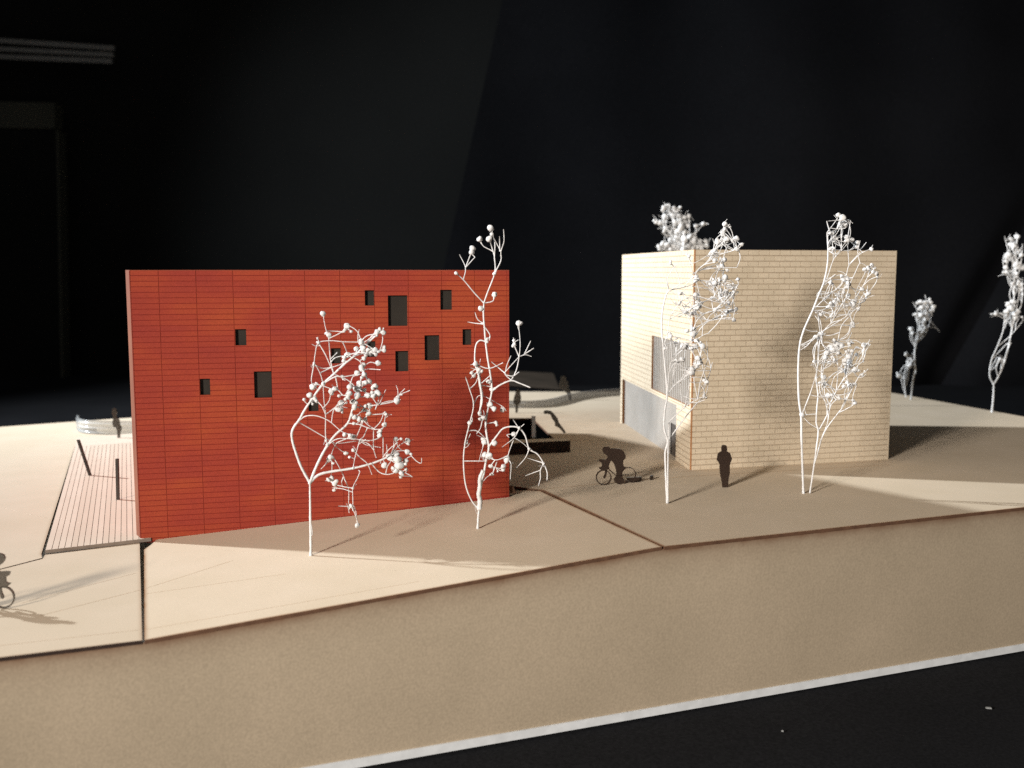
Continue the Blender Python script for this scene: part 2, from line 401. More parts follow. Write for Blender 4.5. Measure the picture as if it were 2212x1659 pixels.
# ------------------------------------------------------------------ timber deck left of the red building
dk = thing('deck', 'pale plank deck along the left side of the red building', 'deck', (*DFL, ZL))
ZD = ZL + 1.35
q0, q1 = DFL, DFR + (DFR - DFL) * 0.12
dlen = 1 / 15.6
edge = (q1 - q0)
nrm = np.array([deck_dir[1], -deck_dir[0]])
n_pl = 17; PLW = (edge @ nrm) / n_pl
slope = (edge @ deck_dir) / (edge @ nrm)
LEN = np.linalg.norm(P2(161, 970, PL) - P2(97, 1195, PL))
def deck_pt(a, l): return q0 + nrm * a + deck_dir * (l + slope * a)
mb = MB(); bk = 0.2
pts = [deck_pt(0, 0.3), deck_pt(PLW * n_pl, 0.3), deck_pt(PLW * n_pl, LEN + 36), deck_pt(0, LEN + 36)]
mb.prism([(p[0], p[1], ZD - 0.35) for p in pts], (0, 0, -(ZD - 0.35 - ZL) + 0.05), 0, 1); mb.build('substrate', [BURN_D, BURN_D], dk)
g = 0.10
pts = [deck_pt(g, 0), deck_pt(PLW - g, 0), deck_pt(PLW - g, LEN), deck_pt(g, LEN)]
mb = MB(); mb.prism([(p[0], p[1], ZD) for p in pts], (0, 0, -0.34)); first = mb.build('plank', [DECK], dk, org=(*pts[0], ZD))
for i in range(1, n_pl):
    p = deck_pt(PLW * i + g, 0); again(first.data, 'plank', dk, (*p, ZD + random.uniform(-.02, .02)))
pts = [deck_pt(0, LEN + 0.15), deck_pt(PLW * n_pl, LEN + 0.15), deck_pt(PLW * n_pl, LEN + 36), deck_pt(0, LEN + 36)]
mb = MB(); mb.prism([(p[0], p[1], ZD) for p in pts], (0, 0, -0.34)); mb.build('landing_board', [DECK], dk)
mb = MB(); pts = [deck_pt(0, -0.15), deck_pt(PLW * n_pl, -0.15), deck_pt(PLW * n_pl, -0.01), deck_pt(0, -0.01)]
mb.prism([(p[0], p[1], ZD - 0.02) for p in pts], (0, 0, -1.28)); mb.build('fascia', [FASC], dk)

und = [deck_pt(PLW * 8, 12), DFR + np.array([4, 8]), (-125, 560), (-125, 740), (-196, 740), deck_pt(PLW * 8, LEN + 30)]
gU = plate('ground', und, (0, 0, ZL - 0.3), 0.6, CARD, BURN_D, burn_amt=[0.01] * 6); gU['kind'] = 'structure'

def post(base_px, top_px, label):
    a = onz(*base_px, ZD); Y = a[1]; b = ondepth(*top_px, Y - 0.5); w_ = 0.62
    o = thing('deck_post', label, 'post', a, group='thin dark posts on the deck')
    mb = MB(); mb.prism([b + (-w_, -w_, 0), b + (w_, -w_, 0), b + (w_, w_, 0), b + (-w_, w_, 0)], a - b + np.array([0, 0, -0.2])); mb.build('shaft', POST, o)
post((195, 1027), (169, 950), 'thin dark post on the deck, farther back and leaning left')
post((255, 1079), (253, 991), 'thin dark upright post on the deck, nearest the red wall')

# ------------------------------------------------------------------ red building
RL = onz(303, 1170, ZL); RR = onz(1100, 1068, 0.0)
RLEN = np.linalg.norm((RR - RL)[:2]); ru = np.array([*(RR - RL)[:2] / RLEN, 0]); rn = np.array([ru[1], -ru[0], 0])   # rn faces the camera
RTOP = 92.3
rb = thing('red_building', 'dark red clad building with scattered small windows', 'building', (*((RL + RR) / 2)[:2], -5))
def rp(u, z, out=0.0): return np.array([RL[0], RL[1], 0]) + ru * u + rn * out + np.array([0, 0, z])
def ruv(x, y):
    p = onvert(x, y, RL, RR); return (p - RL) @ ru, p[2]
def base_z(u): return ZL + (0.0 - ZL) * u / RLEN - 0.25
WIN = [(788, 627, 808, 660), (838, 638, 880, 704), (951, 626, 976, 669), (999, 711, 1018, 745), (917, 724, 949, 778), (854, 758, 882, 802),
       (508, 711, 532, 746), (432, 818, 454, 853), (549, 802, 587, 859), (715, 752, 736, 785), (794, 737, 811, 771), (666, 864, 688, 888)]
def rect_of(wq, fn):
    c = [fn(wq[0], wq[1]), fn(wq[2], wq[1]), fn(wq[2], wq[3]), fn(wq[0], wq[3])]
    return ((c[0][0] + c[3][0]) / 2, (c[2][1] + c[3][1]) / 2, (c[1][0] + c[2][0]) / 2, (c[0][1] + c[1][1]) / 2)
RW = [rect_of(q, ruv) for q in WIN]
def subtract(rects, holes):
    for h in holes:
        out = []
        for r in rects:
            if h[0] >= r[2] or h[2] <= r[0] or h[1] >= r[3] or h[3] <= r[1]: out.append(r); continue
            if h[1] > r[1]: out.append((r[0], r[1], r[2], h[1]))
            if h[3] < r[3]: out.append((r[0], h[3], r[2], r[3]))
            lo, hi = max(r[1], h[1]), min(r[3], h[3])
            if h[0] > r[0]: out.append((r[0], lo, h[0], hi))
            if h[2] < r[2]: out.append((h[2], lo, r[2], hi))
        rects = out
    return [r for r in rects if r[2] - r[0] > 0.05 and r[3] - r[1] > 0.05]
def clip_base(r, fz):
    """rectangle cut off below the sloping ground line"""
    P = [(r[0], r[1]), (r[2], r[1]), (r[2], r[3]), (r[0], r[3])]; out = []
    for i in range(4):
        a, b = P[i], P[(i + 1) % 4]; da, db = a[1] - fz(a[0]), b[1] - fz(b[0])
        if da >= 0: out.append(a)
        if da * db < 0: t = da / (da - db); out.append((a[0] + t * (b[0] - a[0]), a[1] + t * (b[1] - a[1])))
    return out
# backing board with the window openings
mb = MB()
for r in subtract([(0.0, ZL - 0.5, RLEN, RTOP - 0.15)], RW):
    mb.quad(rp(r[0], r[1]), rp(r[2], r[1]), rp(r[2], r[3]), rp(r[0], r[3]))
mb.build('facade_backing', REDG, rb)
# cladding boards
CH = 2.075; joints = [0.35, 10.2] + [10.2 + 13.35 * i for i in range(1, 11)] + [RLEN - 0.02]
pieces = []; full = []
r_i = 0; ztop = RTOP
while ztop > ZL:
    zb = ztop - CH
    for ci in range(len(joints) - 1):
        ua, ub = joints[ci] + 0.07, joints[ci + 1] - 0.07
        r0 = (ua, zb + 0.13, ub, ztop - 0.13)
        sub = subtract([r0], RW)
        for r in sub:
            pg = clip_base(r, base_z)
            if len(pg) < 3: continue
            if len(sub) == 1 and sub[0] == r0 and len(pg) == 4 and abs(pg[0][1] - r0[1]) < 1e-6 and abs(pg[1][1] - r0[1]) < 1e-6 and abs(ub - ua - 13.21) < 0.01:
                full.append((ua, r0[1]))
            else: pieces.append(pg)
    ztop = zb; r_i += 1
PT = 0.16
full.sort(key=lambda q: q[0] + abs(q[1] - 60) * 0.02)
mb = MB(); h_ = CH - 0.26; wv = 13.21
q = rp(full[0][0], full[0][1], PT)
mb.prism([q, q + ru * wv, q + ru * wv + (0, 0, h_), q + (0, 0, h_)], -rn * PT, bottom=False)
fp = mb.build('cladding_board', RED, rb, org=q)
for (u, z) in full[1:300]:
    again(fp.data, 'cladding_board', rb, rp(u, z, PT + random.uniform(-.02, .02)))
mb = MB()
for (u, z) in full[300:]: pieces.append([(u, z), (u + wv, z), (u + wv, z + h_), (u, z + h_)])
for pg in pieces:
    mb.prism([rp(u, z, PT) for u, z in pg], -rn * PT, bottom=False)
o = mb.build('cladding_boards', RED, rb); o['kind'] = 'stuff'
# window reveals and panes
for (ua, za, ub, zb) in RW:
    D = 1.5; mb = MB()
    A, B_, C_, D_ = [(ua, za), (ub, za), (ub, zb), (ua, zb)]
    for (p, q) in ((A, B_), (B_, C_), (C_, D_), (D_, A)):
        mb.quad(rp(*p, PT * 0.6), rp(*q, PT * 0.6), rp(*q, -D), rp(*p, -D))
    wobj = mb.build('window', REVEAL, rb)
    mb = MB(); mb.box(rp(ua + .02, za + .02, -D + 0.35), ru * (ub - ua - .04), (0, 0, zb - za - .04), -rn * 0.3); mb.build('pane', PANE, wobj)
# corner edge, side and rear walls, roof
tmp = np.array([-0.58, 0.81, 0]); tmp /= np.linalg.norm(tmp)
E0 = rp(0.33, 0, PT)[:2]; E1 = E0 + tmp[:2] * 6.0
mb = MB(); mb.prism([(*E0, RTOP), (*(E0 + ru[:2] * 0.0 + np.array([0.05, 0.6])), RTOP), (*(E1 + np.array([1.5, 0.2])), RTOP), (*E1, RTOP)], (0, 0, -(RTOP - ZL + 0.3))); mb.build('corner_board', REDE, rb)
BKL = np.array([-204, 590.]); BKR = np.array([-131, 590.])
wall_pts = [rp(0.4, 0)[:2] + np.array([0.1, 0.8]), E1 + np.array([0.9, 0.6]), BKL, BKR, rp(RLEN - 0.05, 0)[:2]]
mb = MB()
for a, b in zip(wall_pts[1:], wall_pts[2:]): mb.quad((*a, ZL - 0.6), (*b, ZL - 0.6), (*b, RTOP), (*a, RTOP))
mb.build('side_wall', RED, rb)
mb = MB(); mb.poly([(*p, RTOP - 1.5) for p in ([rp(0.5, 0, -0.3)[:2]] + wall_pts[1:4] + [rp(RLEN - 0.2, 0, -0.3)[:2]])]); mb.build('roof', CARD, rb)
mb = MB(); cap = [rp(0.4, RTOP - 0.02, PT * .9), rp(RLEN, RTOP - 0.02, PT * .9), rp(RLEN, RTOP - 0.02, -2), rp(0.4, RTOP - 0.02, -2)]
mb.prism(cap, (0, 0, -0.12)); mb.build('parapet_edge', REDE, rb)
# scrap of card stuck at the right foot of the red facade
a = onz(1105, 1066); mb = MB(); mb.prism([a + (-0.8, 0, 2.8), a + (0.5, 0.3, 3.0), a + (1.3, 0.4, 1.4), a + (1.9, 0.6, 0.05), a + (-0.8, 0, 0.05)], (0.2, 2, 0)); o = mb.build('card_scrap', BURN); tag(o, 'small dark scrap of card at the right foot of the red facade', 'scrap')

# ------------------------------------------------------------------ brick building
BC = onz(1490, 1015); BR = onz(1918, 992); BL = onz(1340, 912)
BTOP = 101.6
bb = thing('brick_building', 'pale brick building with a grey corrugated window and tall grey door', 'building', (125, 535, 0))
def wall_frame(P, Q):
    L_ = np.linalg.norm((Q - P)[:2]); u = np.array([*((Q - P)[:2] / L_), 0]); n_ = np.array([u[1], -u[0], 0]); return P * np.array([1, 1, 0]), u, n_, L_
class Wall:
    def __init__(s, P, Q): s.o, s.u, s.n, s.L = wall_frame(P, Q); s.P, s.Q = P, Q
    def p(s, u, z, out=0.0): return s.o + s.u * u + s.n * out + np.array([0, 0, z])
    def uv(s, x, y):
        q = onvert(x, y, s.P, s.Q); return (q - s.o) @ s.u, q[2]
WRt = Wall(BC, BR); WLf = Wall(BL, BC)
wu0, wz1 = WLf.uv(1408, 724); wu0b, wz0 = WLf.uv(1408, 840)
win = ((wu0 + wu0b) / 2, wz0, WLf.L - 2.2, wz1)
pu = WLf.uv(1344.5, 860)[0]; du = WLf.uv(1460.5, 960)[0]; oz = (WLf.uv(1346, 823)[1] + WLf.uv(1454, 866)[1]) / 2
opening = (pu, -1.0, du, oz)
print('brick left wall', WLf.L, win, opening, 'z', WLf.uv(1346, 823), WLf.uv(1454, 866), WLf.uv(1490, 873), WLf.uv(1491, 741), 'right', WRt.L)
BH, BLN = 2.62, 5.42
def bricks(W, holes):
    res = []; fullb = []
    ztop = BTOP; row = 0
    while ztop > 0.02:
        zb = ztop - BH
        off = (row % 2) * BLN / 2 ; u = -off
        while u < W.L:
            ua, ub = max(u, 0.12) + 0.12, min(u + BLN, W.L - 0.12) - 0.12
            if ub - ua > 0.3:
                r0 = (ua, max(zb, -0.3) + 0.23, ub, ztop - 0.23)
                sub = subtract([r0], holes) if r0[3] > r0[1] else []
                for r in sub:
                    if r == r0 and abs(ub - ua - (BLN - 0.24)) < 1e-6 and abs(r[3] - r[1] - (BH - 0.46)) < 1e-6: fullb.append((r[0], r[1]))
                    else: res.append(r)
            u += BLN
        ztop = zb; row += 1
    return fullb, res
BT = 0.14
rest = MB(); one = None
fb, ob = bricks(WRt, [])
fb.sort(key=lambda q: q[0] * 0.6 + abs(q[1] - 45) * 0.12)
bw_, bh_ = BLN - 0.24, BH - 0.46
q = WRt.p(fb[0][0], fb[0][1], BT)
mb = MB(); mb.prism([q, q + WRt.u * bw_, q + WRt.u * bw_ + (0, 0, bh_), q + (0, 0, bh_)], -WRt.n * BT, bottom=False)
one = mb.build('brick', BEIGE, bb, org=q)
for (u, z) in fb[1:300]: again(one.data, 'brick', bb, WRt.p(u, z, BT + random.uniform(-.02, .02)))
def add_rect(W, r): rest.prism([W.p(r[0], r[1], BT), W.p(r[2], r[1], BT), W.p(r[2], r[3], BT), W.p(r[0], r[3], BT)], -W.n * BT, bottom=False)
for (u, z) in fb[300:]: add_rect(WRt, (u, z, u + bw_, z + bh_))
for r in ob: add_rect(WRt, r)
fl, ol = bricks(WLf, [win, opening])
for (u, z) in fl: add_rect(WLf, (u, z, u + bw_, z + bh_))
for r in ol: add_rect(WLf, r)
o = rest.build('bricks', BEIGE, bb); o['kind'] = 'stuff'
mb = MB()
mb.quad(WRt.p(0, -0.5), WRt.p(WRt.L, -0.5), WRt.p(WRt.L, BTOP), WRt.p(0, BTOP))
for r in subtract([(0.0, -0.5, WLf.L, BTOP)], [win, opening]): mb.quad(WLf.p(r[0], r[1]), WLf.p(r[2], r[1]), WLf.p(r[2], r[3]), WLf.p(r[0], r[3]))
mb.build('wall_backing', GROUT, bb)
BBR = np.array([171.0, 600.0])
mb = MB()
for a, b in ((BR[:2], BBR), (BBR, BL[:2])): mb.quad((*a, -0.5), (*b, -0.5), (*b, BTOP), (*a, BTOP))
mb.build('side_wall', BEIGE, bb)
rp4 = [WLf.p(0.3, 0, -0.3)[:2], WLf.p(WLf.L - 0.2, 0, -0.2)[:2], WRt.p(WRt.L - 0.3, 0, -0.3)[:2], BBR - (0.3, 0.3)]
mb = MB(); mb.poly([(*p, BTOP - 1.2) for p in rp4]); mb.build('roof', CARD, bb)
# burnt vertical board edge at the near corner, strip under the window band
mb = MB(); c0 = WRt.p(0.0, 0, BT + 0.03); mb.prism([c0 + (0, 0, BTOP), c0 + WRt.u * 0.75 + (0, 0, BTOP), c0 + WRt.u * 0.75 - WRt.n * 0.2 + (0, 0, BTOP), c0 - WRt.n * 0.2 + (0, 0, BTOP)], (0, 0, -BTOP - 0.2)); mb.build('corner_edge', BEDGE, bb)
mb = MB(); c1 = WRt.p(WRt.L - 0.5, 0, BT + 0.03); mb.prism([c1 + (0, 0, BTOP), c1 + WRt.u * 0.55 + (0, 0, BTOP), c1 + WRt.u * 0.55 - WRt.n * 0.2 + (0, 0, BTOP), c1 - WRt.n * 0.2 + (0, 0, BTOP)], (0, 0, -BTOP - 0.2)); mb.build('corner_edge', BEIGE, bb)
def reveal(name, W, r, D, material, parent):
    mb = MB(); P = [(r[0], r[1]), (r[2], r[1]), (r[2], r[3]), (r[0], r[3])]
    for i in range(4):
        a, b = P[i], P[(i + 1) % 4]; mb.quad(W.p(*a, BT * .6), W.p(*b, BT * .6), W.p(*b, -D), W.p(*a, -D))
    return mb.build(name, material, parent)
def corrugated(name, W, ua, ub, za, zb, depth, pitch, amp, material, parent, square=False):
    mb = MB(); n_ = max(4, int((ub - ua) / pitch * 4)); V = []
    if square:                                          # square ribs
        n_ = int((ub - ua) / pitch); prof = []
        for i in range(n_):
            u = ua + (ub - ua) * i / n_; w1 = (ub - ua) / n_ * 0.55
            prof += [(u, 0), (u + w1, 0), (u + w1, -amp), (ua + (ub - ua) * (i + 1) / n_, -amp)]
        for u, d in prof: mb.v.append(W.p(u, za, -depth + d)); mb.v.append(W.p(u, zb, -depth + d))
        for i in range(len(prof) - 1): mb.f.append((2 * i, 2 * i + 2, 2 * i + 3, 2 * i + 1)); mb.m.append(0)
        return mb.build(name, material, parent)
    for i in range(n_ + 1):
        u = ua + (ub - ua) * i / n_; d = -depth + amp * math.sin(2 * math.pi * (u - ua) / pitch)
        mb.v.append(W.p(u, za, d)); mb.v.append(W.p(u, zb, d))
    for i in range(n_): mb.f.append((2 * i, 2 * i + 2, 2 * i + 3, 2 * i + 1)); mb.m.append(0)
    return mb.build(name, material, parent, smooth=True)
wr = reveal('window', WLf, win, 2.2, BEDGE, bb)
corrugated('corrugated_sheet', WLf, win[0], win[2], win[1], win[3], 0.9, 3.4, 1.3, GREY, wr, True)
dr = reveal('door', WLf, opening, 2.2, BEDGE, bb)
sp = WLf.uv(1441, 960)[0]
corrugated('door_leaf', WLf, opening[0], sp, -0.5, opening[3], 1.6, 1.1, 0.1, GREY, dr)
slit = WLf.uv(1450, 917)[1]
mb = MB(); mb.box(WLf.p(sp, slit, -1.6), WLf.u * (opening[2] - sp), (0, 0, opening[3] - slit), -WLf.n * 0.4); mb.build('transom', GREY, dr)
mb = MB(); mb.box(WLf.p(sp, -0.3, -2.1), WLf.u * (opening[2] - sp), (0, 0, slit + 0.3), -WLf.n * 0.4); mb.build('side_door', GREYD, dr)

# ------------------------------------------------------------------ dried-twig trees
def bud_mesh(name, seed):
    rnd = random.Random(seed); bpy_m = bpy.data.meshes.new(name)
    import bmesh
    bm = bmesh.new(); bmesh.ops.create_icosphere(bm, subdivisions=3, radius=1.0)
    ph = [rnd.uniform(0, 6.28) for _ in range(6)]
    for v in bm.verts:
        c = v.co; k_ = 1 + 0.09 * math.sin(3.1 * c.x + ph[0]) + 0.08 * math.sin(3.7 * c.y + ph[1]) + 0.08 * math.sin(4.3 * c.z + ph[2]) + 0.05 * math.sin(9 * c.x + 7 * c.z + ph[3]) + 0.04 * math.sin(11 * c.y - 8 * c.x + ph[4])
        v.co = c * k_; v.co.z *= 1.0 + 0.12 * math.sin(ph[5])
    bm.to_mesh(bpy_m); bm.free(); bpy_m.materials.append(WHITE)
    bpy_m.polygons.foreach_set('use_smooth', [True] * len(bpy_m.polygons)); return bpy_m
BUDS = [bud_mesh('bud', s) for s in range(5)]

def tree(label, base, Y, aff, stems, twigs, buds, r_stem, r_twig, spread=6.0, seed=1, extra=0, group='white dried-twig trees'):
    """stems / twigs / buds are outlines read off the photograph in a local frame (aff), grown to their own depth"""
    rnd = random.Random(seed); ax, ay, k = aff
    px = lambda p: (ax + k * p[0], ay + k * p[1])
    mmpp = Y / F_PX * k
    t = thing('twig_tree', label, 'tree', base, group=group)
    nodes = []                                          # (x, y, depth offset)
    def depth_at(p, tol=26):
        best = None
        for q in nodes:
            d = math.hypot(q[0] - p[0], q[1] - p[1])
            if best is None or d < best[0]: best = (d, q[2])
        return best[1] if best and best[0] < tol * 4 else 0.0
    def grow(name, pts, r0, r1, first=False, thick=None):
        P = catmull([np.array(p[:2], float) for p in pts], 4); n_ = len(P)
        d0 = 0.0 if first else depth_at(P[0]); L_ = sum(np.linalg.norm(P[i + 1] - P[i]) for i in range(n_ - 1)) * mmpp
        g_ = 0.0 if first else rnd.uniform(-1, 1) * min(spread, 0.45 * L_); w_ = rnd.uniform(-1, 1) * min(1.2, 0.05 * L_)
        pts3 = []; rad = []
        for i, p in enumerate(P):
            s = i / (n_ - 1); d = d0 + g_ * s + w_ * math.sin(math.pi * s * 2)
            nodes.append((p[0], p[1], d))
            x, y = px(p); pts3.append(ondepth(x, y, Y + d))
            r = r0 + (r1 - r0) * s; r *= 1 + 0.10 * math.sin(i * 2.3 + rnd.random()); rad.append(r)
        if first: rad[0] *= 1.15
        mb = MB(); tube(mb, pts3, rad, 7 if first else 5); mb.build(name, WHITE, t, smooth=True)
    for i, s in enumerate(stems):
        w0 = s[1] if isinstance(s, tuple) else r_stem
        pts = s[0] if isinstance(s, tuple) else s
        grow('trunk' if i == 0 else 'branch', pts, w0, w0 * 0.62, first=(i == 0 or (isinstance(s, tuple) and len(s) > 2)))
    for s in twigs: grow('twig', s, r_twig * rnd.uniform(1.0, 1.45), r_twig * rnd.uniform(.6, .85))
    base_nodes = list(nodes)
    more = []
    for (x, y, r) in buds:                              # buds grow in clumps
        if rnd.random() < (0.25 if extra == 0 else 0.5 if extra < 30 else 0.6):
            an = rnd.uniform(0, 6.28); rr = r * rnd.uniform(.5, .85); more.append((x + 1.25 * r * math.cos(an), y + 1.25 * r * math.sin(an), rr))
        if extra and rnd.random() < 0.35:
            an = rnd.uniform(0, 6.28); more.append((x + 2.3 * r * math.cos(an), y + 2.3 * r * math.sin(an), r * rnd.uniform(.45, .8)))
    buds = list(buds) + more
    def stalk(n0, n1, kk):
        mx_, my_ = (n0[0] + n1[0]) / 2, (n0[1] + n1[1]) / 2; L2 = math.hypot(n1[0] - n0[0], n1[1] - n0[1]); b_ = rnd.uniform(-.16, .16)
        P = catmull([np.array(n0, float), np.array([mx_ - b_ * (n1[1] - n0[1]), my_ + b_ * (n1[0] - n0[0]), (n0[2] + n1[2]) / 2]), np.array(n1, float)], 4)
        mb = MB(); tube(mb, [ondepth(*px(p), Y + p[2]) for p in P], [r_twig * kk] * len(P), 5); mb.build('twig', WHITE, t, smooth=True)
    for _ in range(extra):                              # fine twigs running through the crown
        B1 = rnd.choice(buds); C2 = [q for q in base_nodes if 45 < math.hypot(q[0] - B1[0], q[1] - B1[1]) < 130 and q[1] > B1[1] - 25]
        if C2:
            n0 = rnd.choice(C2); stalk(n0, (B1[0] + rnd.uniform(-14, 14), B1[1] + rnd.uniform(-14, 14), n0[2] + rnd.uniform(-4, 4)), 1.0)
    for i, (x, y, r) in enumerate(buds):
        d = depth_at((x, y), 60) + rnd.uniform(-0.8, 0.8)
        near = sorted(base_nodes, key=lambda n: abs(math.hypot(n[0] - x, n[1] - y) - (r + 14)))[0]
        stalk(near, (x, y, d), 0.85)
        for _ in range(rnd.choice((0, 0, 1) if extra < 26 else (0, 1, 1, 2))):
            an = math.atan2(y - near[1], x - near[0]) + rnd.uniform(-0.9, 0.9); ln = rnd.uniform(24, 58)
            stalk(near, (near[0] + ln * math.cos(an), near[1] + ln * math.sin(an), near[2] + rnd.uniform(-3, 3)), 0.62)
        q = ondepth(*px((x, y)), Y + d); s = r * mmpp * S * (0.84 if extra > 60 else 0.93)
        again(BUDS[i % 5], 'bud', t, q, rot=(rnd.uniform(0, 6), rnd.uniform(0, 6), rnd.uniform(0, 6)), scale=(s * rnd.uniform(.92, 1.1), s * rnd.uniform(.92, 1.08), s * rnd.uniform(.95, 1.12)))
    return t

b = onplane(672, 1200, PB)
tree('wide bushy white twig tree standing before the middle of the red facade', b, b[1], (601.7, 619.4, 0.3735),
 [[(187, 1560), (186, 1450), (184, 1350), (183, 1250), (181, 1130)],
  [(181, 1135), (150, 1080), (125, 1030), (100, 960), (82, 900), (76, 850), (90, 810), (120, 770), (150, 715), (200, 640), (260, 560), (320, 505), (390, 440), (440, 400), (500, 340), (560, 285)],
  [(181, 1135), (210, 1060), (245, 985), (285, 915), (330, 855), (400, 790), (430, 700), (460, 620), (475, 540)],
  [(186, 1130), (230, 1090), (300, 1070), (430, 1050), (540, 1022), (620, 990), (680, 960)]],
 [[(125, 770), (160, 748), (220, 747), (290, 775), (350, 825), (390, 850), (430, 855)],
  [(120, 785), (190, 825), (270, 872), (330, 905), (430, 895), (470, 890)], [(470, 890), (510, 915), (590, 930)],
  [(285, 915), (272, 860), (272, 740), (262, 650), (258, 560)], [(258, 560), (240, 500), (210, 445)], [(205, 450), (190, 540), (200, 575)],
  [(205, 450), (212, 390), (230, 325), (300, 312), (370, 318), (450, 320), (490, 322)], [(230, 325), (270, 390), (320, 505)],
  [(320, 505), (300, 420), (290, 300), (272, 240), (257, 160)], [(290, 300), (360, 265), (395, 230)], [(280, 255), (370, 260)],
  [(300, 440), (330, 410), (400, 395)], [(370, 318), (385, 350), (400, 395)], [(260, 560), (330, 520), (380, 520), (460, 500), (520, 440), (575, 445)],
  [(320, 505), (400, 540), (440, 580), (450, 640), (430, 700)], [(272, 740), (340, 690), (360, 680)], [(460, 320), (460, 280), (466, 248)],
  [(490, 325), (540, 290), (580, 262), (605, 265)], [(490, 325), (560, 365), (610, 370)], [(400, 395), (470, 430), (480, 470), (500, 500)],
  [(240, 500), (300, 470), (400, 430), (470, 350)], [(330, 520), (340, 590), (305, 600)], [(340, 590), (380, 630), (410, 580)],
  [(460, 620), (500, 550), (525, 545)], [(450, 640), (520, 630), (560, 600), (565, 575)], [(430, 700), (520, 690), (525, 720), (500, 760)],
  [(520, 690), (590, 680), (680, 660), (690, 630), (760, 600)], [(690, 640), (690, 600), (680, 570)], [(690, 630), (730, 590)],
  [(540, 740), (620, 735), (655, 740)], [(620, 740), (610, 795)], [(400, 790), (460, 795), (515, 815), (560, 825), (600, 820), (610, 795)],
  [(515, 815), (490, 870), (470, 890), (440, 1000), (432, 1050)], [(550, 830), (550, 930), (565, 990)], [(600, 820), (585, 870), (530, 890), (470, 890)],
  [(605, 870), (605, 960), (605, 990)], [(300, 890), (340, 930), (380, 960)], [(430, 940), (470, 985), (515, 1025), (540, 1085)],
  [(330, 905), (390, 880), (430, 870)], [(285, 915), (340, 880), (420, 880), (530, 890)], [(540, 1025), (580, 1070), (620, 1085), (660, 1080), (690, 1060)],
  [(620, 990), (660, 1010), (700, 1040)], [(640, 980), (690, 925), (740, 890)], [(670, 950), (750, 950), (770, 980), (800, 1010), (825, 1020), (828, 990)],
  [(660, 960), (670, 880)], [(630, 980), (625, 910)], [(650, 970), (680, 900), (700, 880)], [(605, 985), (640, 940), (690, 900)],
  [(340, 900), (320, 930), (300, 985)], [(300, 990), (310, 1040), (300, 1110)], [(305, 1000), (280, 1020), (245, 1055)], [(320, 990), (360, 1060), (400, 1150)],
  [(460, 1060), (470, 1070), (455, 1110), (430, 1165), (430, 1260), (415, 1270), (345, 1268)], [(430, 1165), (370, 1155), (320, 1140), (275, 1105)],
  [(375, 1100), (405, 1170), (405, 1265), (408, 1310)], [(425, 1270), (450, 1335), (455, 1375)], [(375, 1100), (365, 1130), (372, 1160)],
  [(300, 420), (340, 380), (325, 395)], [(475, 540), (500, 480), (590, 480)], [(440, 400), (520, 380), (570, 380)], [(530, 620), (575, 680), (600, 640), (620, 595)],
  [(210, 650), (250, 690), (272, 740)], [(180, 1300), (195, 1420), (190, 1440)], [(560, 710), (580, 650), (575, 600)], [(500, 690), (470, 730), (440, 750)],
  [(700, 1060), (760, 1090), (775, 1100)], [(620, 1080), (630, 1040), (650, 1010)], [(410, 580), (430, 520), (455, 500)]],
 [(257, 157, 17), (397, 227, 17), (385, 247, 10), (292, 280, 16), (570, 262, 16), (606, 265, 15), (585, 245, 10), (610, 367, 14), (560, 367, 17), (517, 367, 14), (478, 320, 18), (490, 350, 18), (505, 395, 17), (400, 395, 18), (578, 442, 18), (455, 500, 17), (480, 470, 19), (495, 505, 18), (370, 520, 12), (525, 548, 16), (495, 558, 16), (412, 577, 17), (447, 590, 20), (455, 630, 20), (465, 560, 15), (305, 605, 17), (325, 590, 15), (200, 580, 20), (180, 627, 18), (210, 648, 14), (362, 675, 20), (345, 712, 17), (365, 712, 12), (400, 640, 14), (430, 665, 17), (440, 695, 18), (515, 632, 17), (550, 632, 17), (575, 615, 20), (560, 575, 17), (525, 690, 18), (520, 735, 17), (440, 755, 16), (468, 765, 18), (500, 768, 15), (685, 660, 20), (690, 640, 12), (622, 738, 11), (612, 797, 16), (430, 870, 16), (585, 860, 15), (588, 835, 12), (432, 945, 12), (390, 962, 14), (302, 985, 17), (677, 880, 14), (748, 888, 16), (745, 955, 16), (765, 968, 10), (645, 985, 25), (690, 1000, 25), (700, 1035, 28), (680, 1065, 18), (712, 1080, 16), (735, 1005, 16), (735, 1055, 10), (308, 1110, 16), (322, 1140, 16), (455, 1380, 16), (230, 323, 11), (205, 453, 9), (260, 560, 12), (470, 890, 9), (383, 855, 13), (420, 1268, 12), (182, 1132, 13), (284, 916, 11), (432, 1050, 8), (430, 1165, 8)],
 0.50, 0.155, 7.0, 11, 25)

